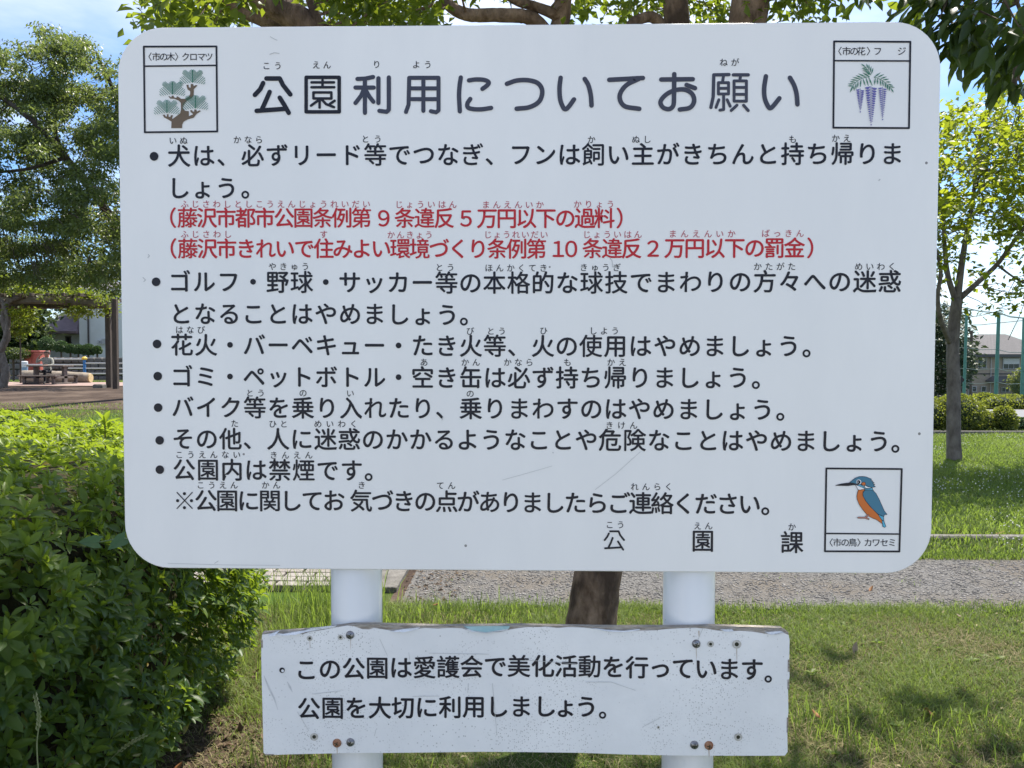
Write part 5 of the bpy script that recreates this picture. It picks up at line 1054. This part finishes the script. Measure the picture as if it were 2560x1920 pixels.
def wind(x0, x1, y0, y1, Yf, m_=M_dk, fr=M_wall, parent=None, bars=0, shut=None):
    X0, X1, Z0, Z1 = PX(x0,Yf), PX(x1,Yf), PZ(y1,Yf), PZ(y0,Yf); b = MB(); t = .06
    for c, d in ((((X0+X1)/2,Yf,Z1),(X1-X0+2*t,.10,t)),(((X0+X1)/2,Yf,Z0),(X1-X0+2*t,.14,t)),((X0,Yf,(Z0+Z1)/2),(t,.10,Z1-Z0-t)),((X1,Yf,(Z0+Z1)/2),(t,.10,Z1-Z0-t))): b.box(c, d)
    for i in range(bars): b.box((X0+(X1-X0)*(i+1)/(bars+1), Yf-.01, (Z0+Z1)/2), (.05,.06,Z1-Z0-t))
    o = b.build('window', fr, parent); b = MB(); b.box(((X0+X1)/2,Yf+.03,(Z0+Z1)/2),(X1-X0-t,.03,Z1-Z0-t)); b.build('pane', m_, o)
    if shut: Zs = Z1-(Z1-Z0)*shut; b = MB(); b.box(((X0+X1)/2,Yf-.04,(Zs+Z1)/2-.02),(X1-X0-t,.05,Z1-Zs-t)); b.build('shutter', mat('white_shutter', (.62,.62,.62), .6), o)
    return o
M_wf = mat('window_frame', (.45,.45,.45), .5)
wind(167,176.5,842,857,Yh-.06,parent=hs,fr=M_tr); wind(258,268,848,859,Yh-.86,parent=hs,fr=M_wf,bars=3); wind(248,254,852,858,Yh-.86,parent=hs,fr=M_wf)
for px, y0, y1, Yf in ((222,782,886,Yh-.9),(182.5,784,820,Yh+.7),(126,833,880,Yh-.1)):
    b = MB(); b.tube([(PX(px,Yf),Yf,PZ(y1,Yf)),(PX(px,Yf),Yf,PZ(y0,Yf))], .05, 6); b.build('drainpipe', M_tr, hs)
# trees closing the view behind the house and the park at left
def far_tree(px, pyc, Y, rx, rz, label, m_, n=5000, Ls=(.25,.45), name='background_tree', tr=(0,.8), group='trees behind the houses'):
    c = at(px, pyc, Y); zg = float(gz(c[0], Y)); o = empty(name, (c[0],Y,zg), label, 'tree', group)
    C = c+nrm(RNG.normal(size=(n//8,3)))*RNG.uniform(.35,1,(n//8,1))**.5*np.array([rx,rx*.8,rz]); P, A, N, Ln, Wd, T = clusters(C, 8, rx*.08, .2, Ls, (.5,.7), tr)
    link('crown', leaves_mesh('crown', P, A, N, Ln, Wd, T, m_, LL), o, kind='stuff'); tk = min(1, rx/5); b = MB(); b.tube(smooth_path([(c[0],Y,zg-.3),(c[0]+.2*tk,Y,(zg+c[2])/2),(c[0],Y,c[2]+rz*.3)],4), lerp_list([.3*tk,.22*tk,.1*tk],9), 8); b.build('trunk', M_lb, o)
    return o
M_ft = leafmat('far_leaf', (.035,.06,.025), (.08,.11,.035), (.14,.19,.04), .25, .5)
far_tree(-30,790,40,3.2,3.4,'rounded olive green tree left of the white house behind the pergola',M_ft); far_tree(52,825,41,1.2,1.5,'small olive tree between the pergola trunk and the white house porch',M_ft,3000)
far_tree(48,785,29.5,.62,1.1,'leafy bush-like tree seen under the pergola at the left',M_wl,1800,(.12,.2)); far_tree(250,680,55,5,5,'dark tree rising behind the white house roof',M_ft)
far_tree(420,700,60,7,7,'broad tree hidden mostly behind the board left half',M_ft,4000,(.4,.7))

# ---------------------------------------------------------------- right hand side: road, house, shrubs, net poles
M_hw = mat('tan_brick_wall', (.36,.28,.215), .9, (.42,.335,.265), 4, 5, .2, 20); M_hw2 = mat('tan_wall', (.34,.27,.22), .9, (.40,.33,.27), 4, 5); M_gr = mat('grey_roof_tile', (.075,.07,.072), .8, (.11,.10,.105), 3, 4, .3, 20, stretch=(1,1,6))
Yh2 = 80.; h2 = empty('tan_house', (PX(2520,Yh2), Yh2+4, -3.1), 'two storey tan house with grey hip roof beyond the net poles on the right', 'house'); hs_ = h2
x0, x1 = PX(2413,Yh2), PX(2640,Yh2); zg = float(gz(x0+3,Yh2))-.3
b = MB(); b.box(((x0+x1)/2,Yh2+4.5,(zg+PZ(884,Yh2))/2),(x1-x0,9,PZ(884,Yh2)-zg)); b.build('wall', M_hw, h2)
roof(x0-.55, x1+.5, Yh2-.6, Yh2+9.6, PZ(882,Yh2), PX(2512,Yh2)-.2, PX(2530,Yh2)+2, Yh2+4.5, PZ(851,Yh2)+.9, M_gr, t=.3)
b = MB(); b.box(((x0+x1)/2,Yh2-.03,PZ(930,Yh2)),(x1-x0,.04,.12)); b.build('floor_band', M_tr, h2)
r3 = (PX(2476,Yh2-.8),PX(2600,Yh2-.8)); roof(r3[0], r3[1], Yh2-1.6, Yh2-.02, PZ(947,Yh2-1), r3[0]+.6, r3[1]-.6, Yh2-.1, PZ(936,Yh2-1), M_gr, 'porch_roof', .12)
wind(2447,2466,892,916,Yh2-.08,parent=h2,fr=M_wf,bars=1); wind(2508,2548,892,918,Yh2-.08,parent=h2,fr=M_wf,bars=2,shut=.55)
wind(2432,2442,961,973,Yh2-.08,parent=h2,fr=M_wf); wind(2455,2466,961,973,Yh2-.08,parent=h2,fr=M_wf); wind(2506,2524,963,974,Yh2-.08,parent=h2,fr=M_wf,bars=1)
b = MB(); X0, X1 = PX(2538,Yh2-.1), PX(2555,Yh2-.1); b.box(((X0+X1)/2,Yh2-.08,(zg+PZ(960,Yh2))/2),(X1-X0,.1,PZ(960,Yh2)-zg)); b.build('door', mat('brown_door', (.06,.035,.03), .6), h2)
for px in (2424,2478): b = MB(); b.tube([(PX(px,Yh2-.1),Yh2-.1,zg),(PX(px,Yh2-.1),Yh2-.1,PZ(886,Yh2))], .05, 6); b.build('drainpipe', M_wf, h2)
M_gp = mat('green_pole_paint', (.06,.20,.16), .5, (.09,.25,.20), 3); M_cab = mat('dark_cable', (.06,.10,.09), .6); tops = []
for i, (px, pt, Y, lab) in enumerate(((2411,770,42.,'green net pole just right of the grey tree trunk'),(2491,782,33.,'green net pole in front of the tan house'),(2558,795,27.,'green net pole at the right edge of the view'))):
    g = G(px, Y); o = empty('net_pole', tuple(g), lab, 'pole', 'green ball net poles'); lean = at(px+ (6 if i < 2 else 4), pt, Y); b = MB(); b.tube([g-np.array([0,0,.3]), lean], [.085,.07], 10); b.build('shaft', M_gp, o); b = MB(); b.tube([lean, lean+np.array([0,0,.06])], [.10,.03], 10); b.build('cap', M_gp, o); tops.append((g, lean))
t3 = (G(2640,22.), at(2650,812,22.)); t0 = (G(2330,52), at(2335,756,52)); net = empty('ball_net_cables', tuple(G(2450,38)), 'thin cables strung between the green net poles', 'net'); seq = [t0]+tops+[t3]
for h in (.999,.62,.42,.28,.12):
    for (g1, l1), (g2, l2) in zip(seq, seq[1:]):
        a, b2 = g1+(l1-g1)*h, g2+(l2-g2)*h; mid = (a+b2)/2-np.array([0,0,.06]); b = MB(); b.tube([a, mid, b2], .014 if h < .99 else .03, 5); b.build('cable', M_cab, net)
b = MB()
for (g1, l1), (g2, l2) in zip(seq, seq[1:]):
    for i in range(1, 26):
        t = i/26; a, c = g1+(g2-g1)*t, l1+(l2-l1)*t; b.tube([a, c], .0035, 3, cap=False)
b.build('net_mesh', M_cab, net, kind='stuff')
for (px0, py0, px1, py1, Y) in ((2330,805,2570,760,60),(2330,812,2570,800,62),(2520,850,2570,735,58)):
    b = MB(); a, c = at(px0,py0,Y), at(px1,py1,Y); b.tube([a,(a+c)/2-np.array([0,0,.2]),c], .03, 4); o = b.build('overhead_wire', M_tr); props(o, {805:'upper thin overhead wire crossing above the tan house',812:'lower thin overhead wire crossing above the tan house',850:'steep stay wire rising at the right edge above the tan house'}[py0], 'wire')
g = G(2428, 55); b = MB(); b.tube([g-np.array([0,0,.2]), at(2429,826,55)], .09, 8); b.build('shaft', M_twig, empty('utility_pole', tuple(g), 'thin brown utility pole at the left end of the tan house', 'pole'))
b = bpy.data.objects['shaft.003'] if 'shaft.003' in bpy.data.objects else None
# small dark diamond plate beside the trunk
c = at(2404, 950, 20.); dp = empty('diamond_plate', tuple(G(2404,20.)), 'small black diamond plate on a thin stake just right of the grey trunk', 'sign'); b = MB(); s_ = .105
b.slab([(c[0]-s_*.8,c[2]),(c[0],c[2]-s_),(c[0]+s_*.8,c[2]),(c[0],c[2]+s_)], 20., 20.03); b.build('plate', mat('black_plate', (.008,.008,.008), .6), dp); b = MB(); b.tube([(c[0],20.04,float(gz(c[0],20.))-.1),(c[0],20.04,c[2])], .012, 6); b.build('stake', M_tr, dp)
M_sh = leafmat('privet_leaf', (.07,.10,.02), (.18,.21,.03), (.42,.46,.05), .42, .5)
def shrub(px, py, Y, rx, rz, label, n, m_=M_sh, Ls=(.035,.06), ry=None, tr=(.1,.9)):
    c = at(px, py, Y); zg = float(gz(c[0], Y)); z_ = max(c[2], zg+rz*.8); return ball('shrub', (c[0],Y,z_), (rx, ry or rx, rz), label, 'shrub', 'clipped shrubs along the road', m_, n, Ls, base=zg, tr=tr)
k_ = 1/1923.*17
shrub(2300,1038,15.2,.60,.38,'broad yellow-green shrub half hidden behind the board and tree',2600); shrub(2395,1038,15.0,.50,.40,'large rounded yellow-green shrub right of the grey tree trunk',3800); shrub(2448,1052,15.0,.26,.24,'low loose shrub leaning right of the large rounded shrub',900,tr=(.0,.7))
shrub(2509,1052,14.9,.235,.26,'small ball-shaped yellow-green shrub standing alone near the right edge',1800); shrub(2462,1016,27,.5,.3,'low green shrub by the foot of the second net pole',1200,Ls=(.06,.1)); shrub(2530,1020,26,.85,.26,'wide low green shrub before the tan house',1800,Ls=(.06,.1)); shrub(2556,1068,15.3,.16,.14,'tiny dark green shrub at the right frame edge',500,M_tp)
M_fd = leafmat('dark_far_leaf', (.025,.045,.02), (.05,.075,.03), (.08,.12,.03), .2, .5)
far_tree(2352,890,48,1.6,2.6,'dark green conifer-like tree between the board and the tan house',M_fd,5000,(.15,.3)); far_tree(2290,880,60,4.5,4.5,'wide dark tree behind the board right edge',M_fd,4000,(.3,.6)); far_tree(2405,905,50,.8,1.6,'slim tree left of the tan house wall',M_ft,2200,(.14,.25)); far_tree(2200,840,70,7,7,'tall tree far behind the board',M_fd,3500,(.5,.8)); far_tree(2556,955,50,.9,.9,'small yellowish tree at the corner of the tan house',M_sh,1500,(.14,.24))

# ---------------------------------------------------------------- fallen leaves
M_fl = mat('fallen_leaf', (.28,.10,.03), .7, (.40,.20,.08), 20); M_fl2 = mat('dry_fallen_leaf', (.30,.21,.14), .8, (.42,.32,.24), 20)
for px, Y, s_, m_, lab in ((2187,3.78,.05,M_fl,'curled rust red fallen leaf lying on the gravel path'),(2410,3.28,.045,M_fl2,'pinkish tan fallen leaf on the grass edge of the path'),(2340,2.05,.10,M_fl,'long orange brown fallen leaf in the shaded grass'),(2055,2.02,.05,M_fl,'small brown curled leaf in grass right of the lower board'),(2150,2.75,.07,M_fl2,'thin dry leaf like a twig standing in the sunny lawn'),(2510,5.4,.07,M_fl,'brown fallen leaf on the clover beyond the path'),(1090,3.4,.05,M_fl,'reddish dead leaf at the grassy corner of the paving'),(430,1.55,.05,M_fl,'dark orange fallen leaf on soil under the hedge'),(2080,2.3,.04,M_fl2,'crumpled pale leaf in thin grass beside lower board corner')):
    P = G(px, Y)+np.array([0,0,.035]); A = nrm(np.array([[random.uniform(-1,1), random.uniform(-.4,.4), .25]])); S, A2, N2 = frames(A, np.array([[.1,-.5,.9]])); V = P+LF[0][:,0:1]*S*s_*.4+(LF[0][:,1:2]-.5)*A2*s_+LF[0][:,2:3]*N2*s_*-1.2
    o = link('fallen_leaf', mesh('fallen_leaf', V, LF[1], m_)); props(o, lab, 'leaf', 'fallen leaves on the ground')
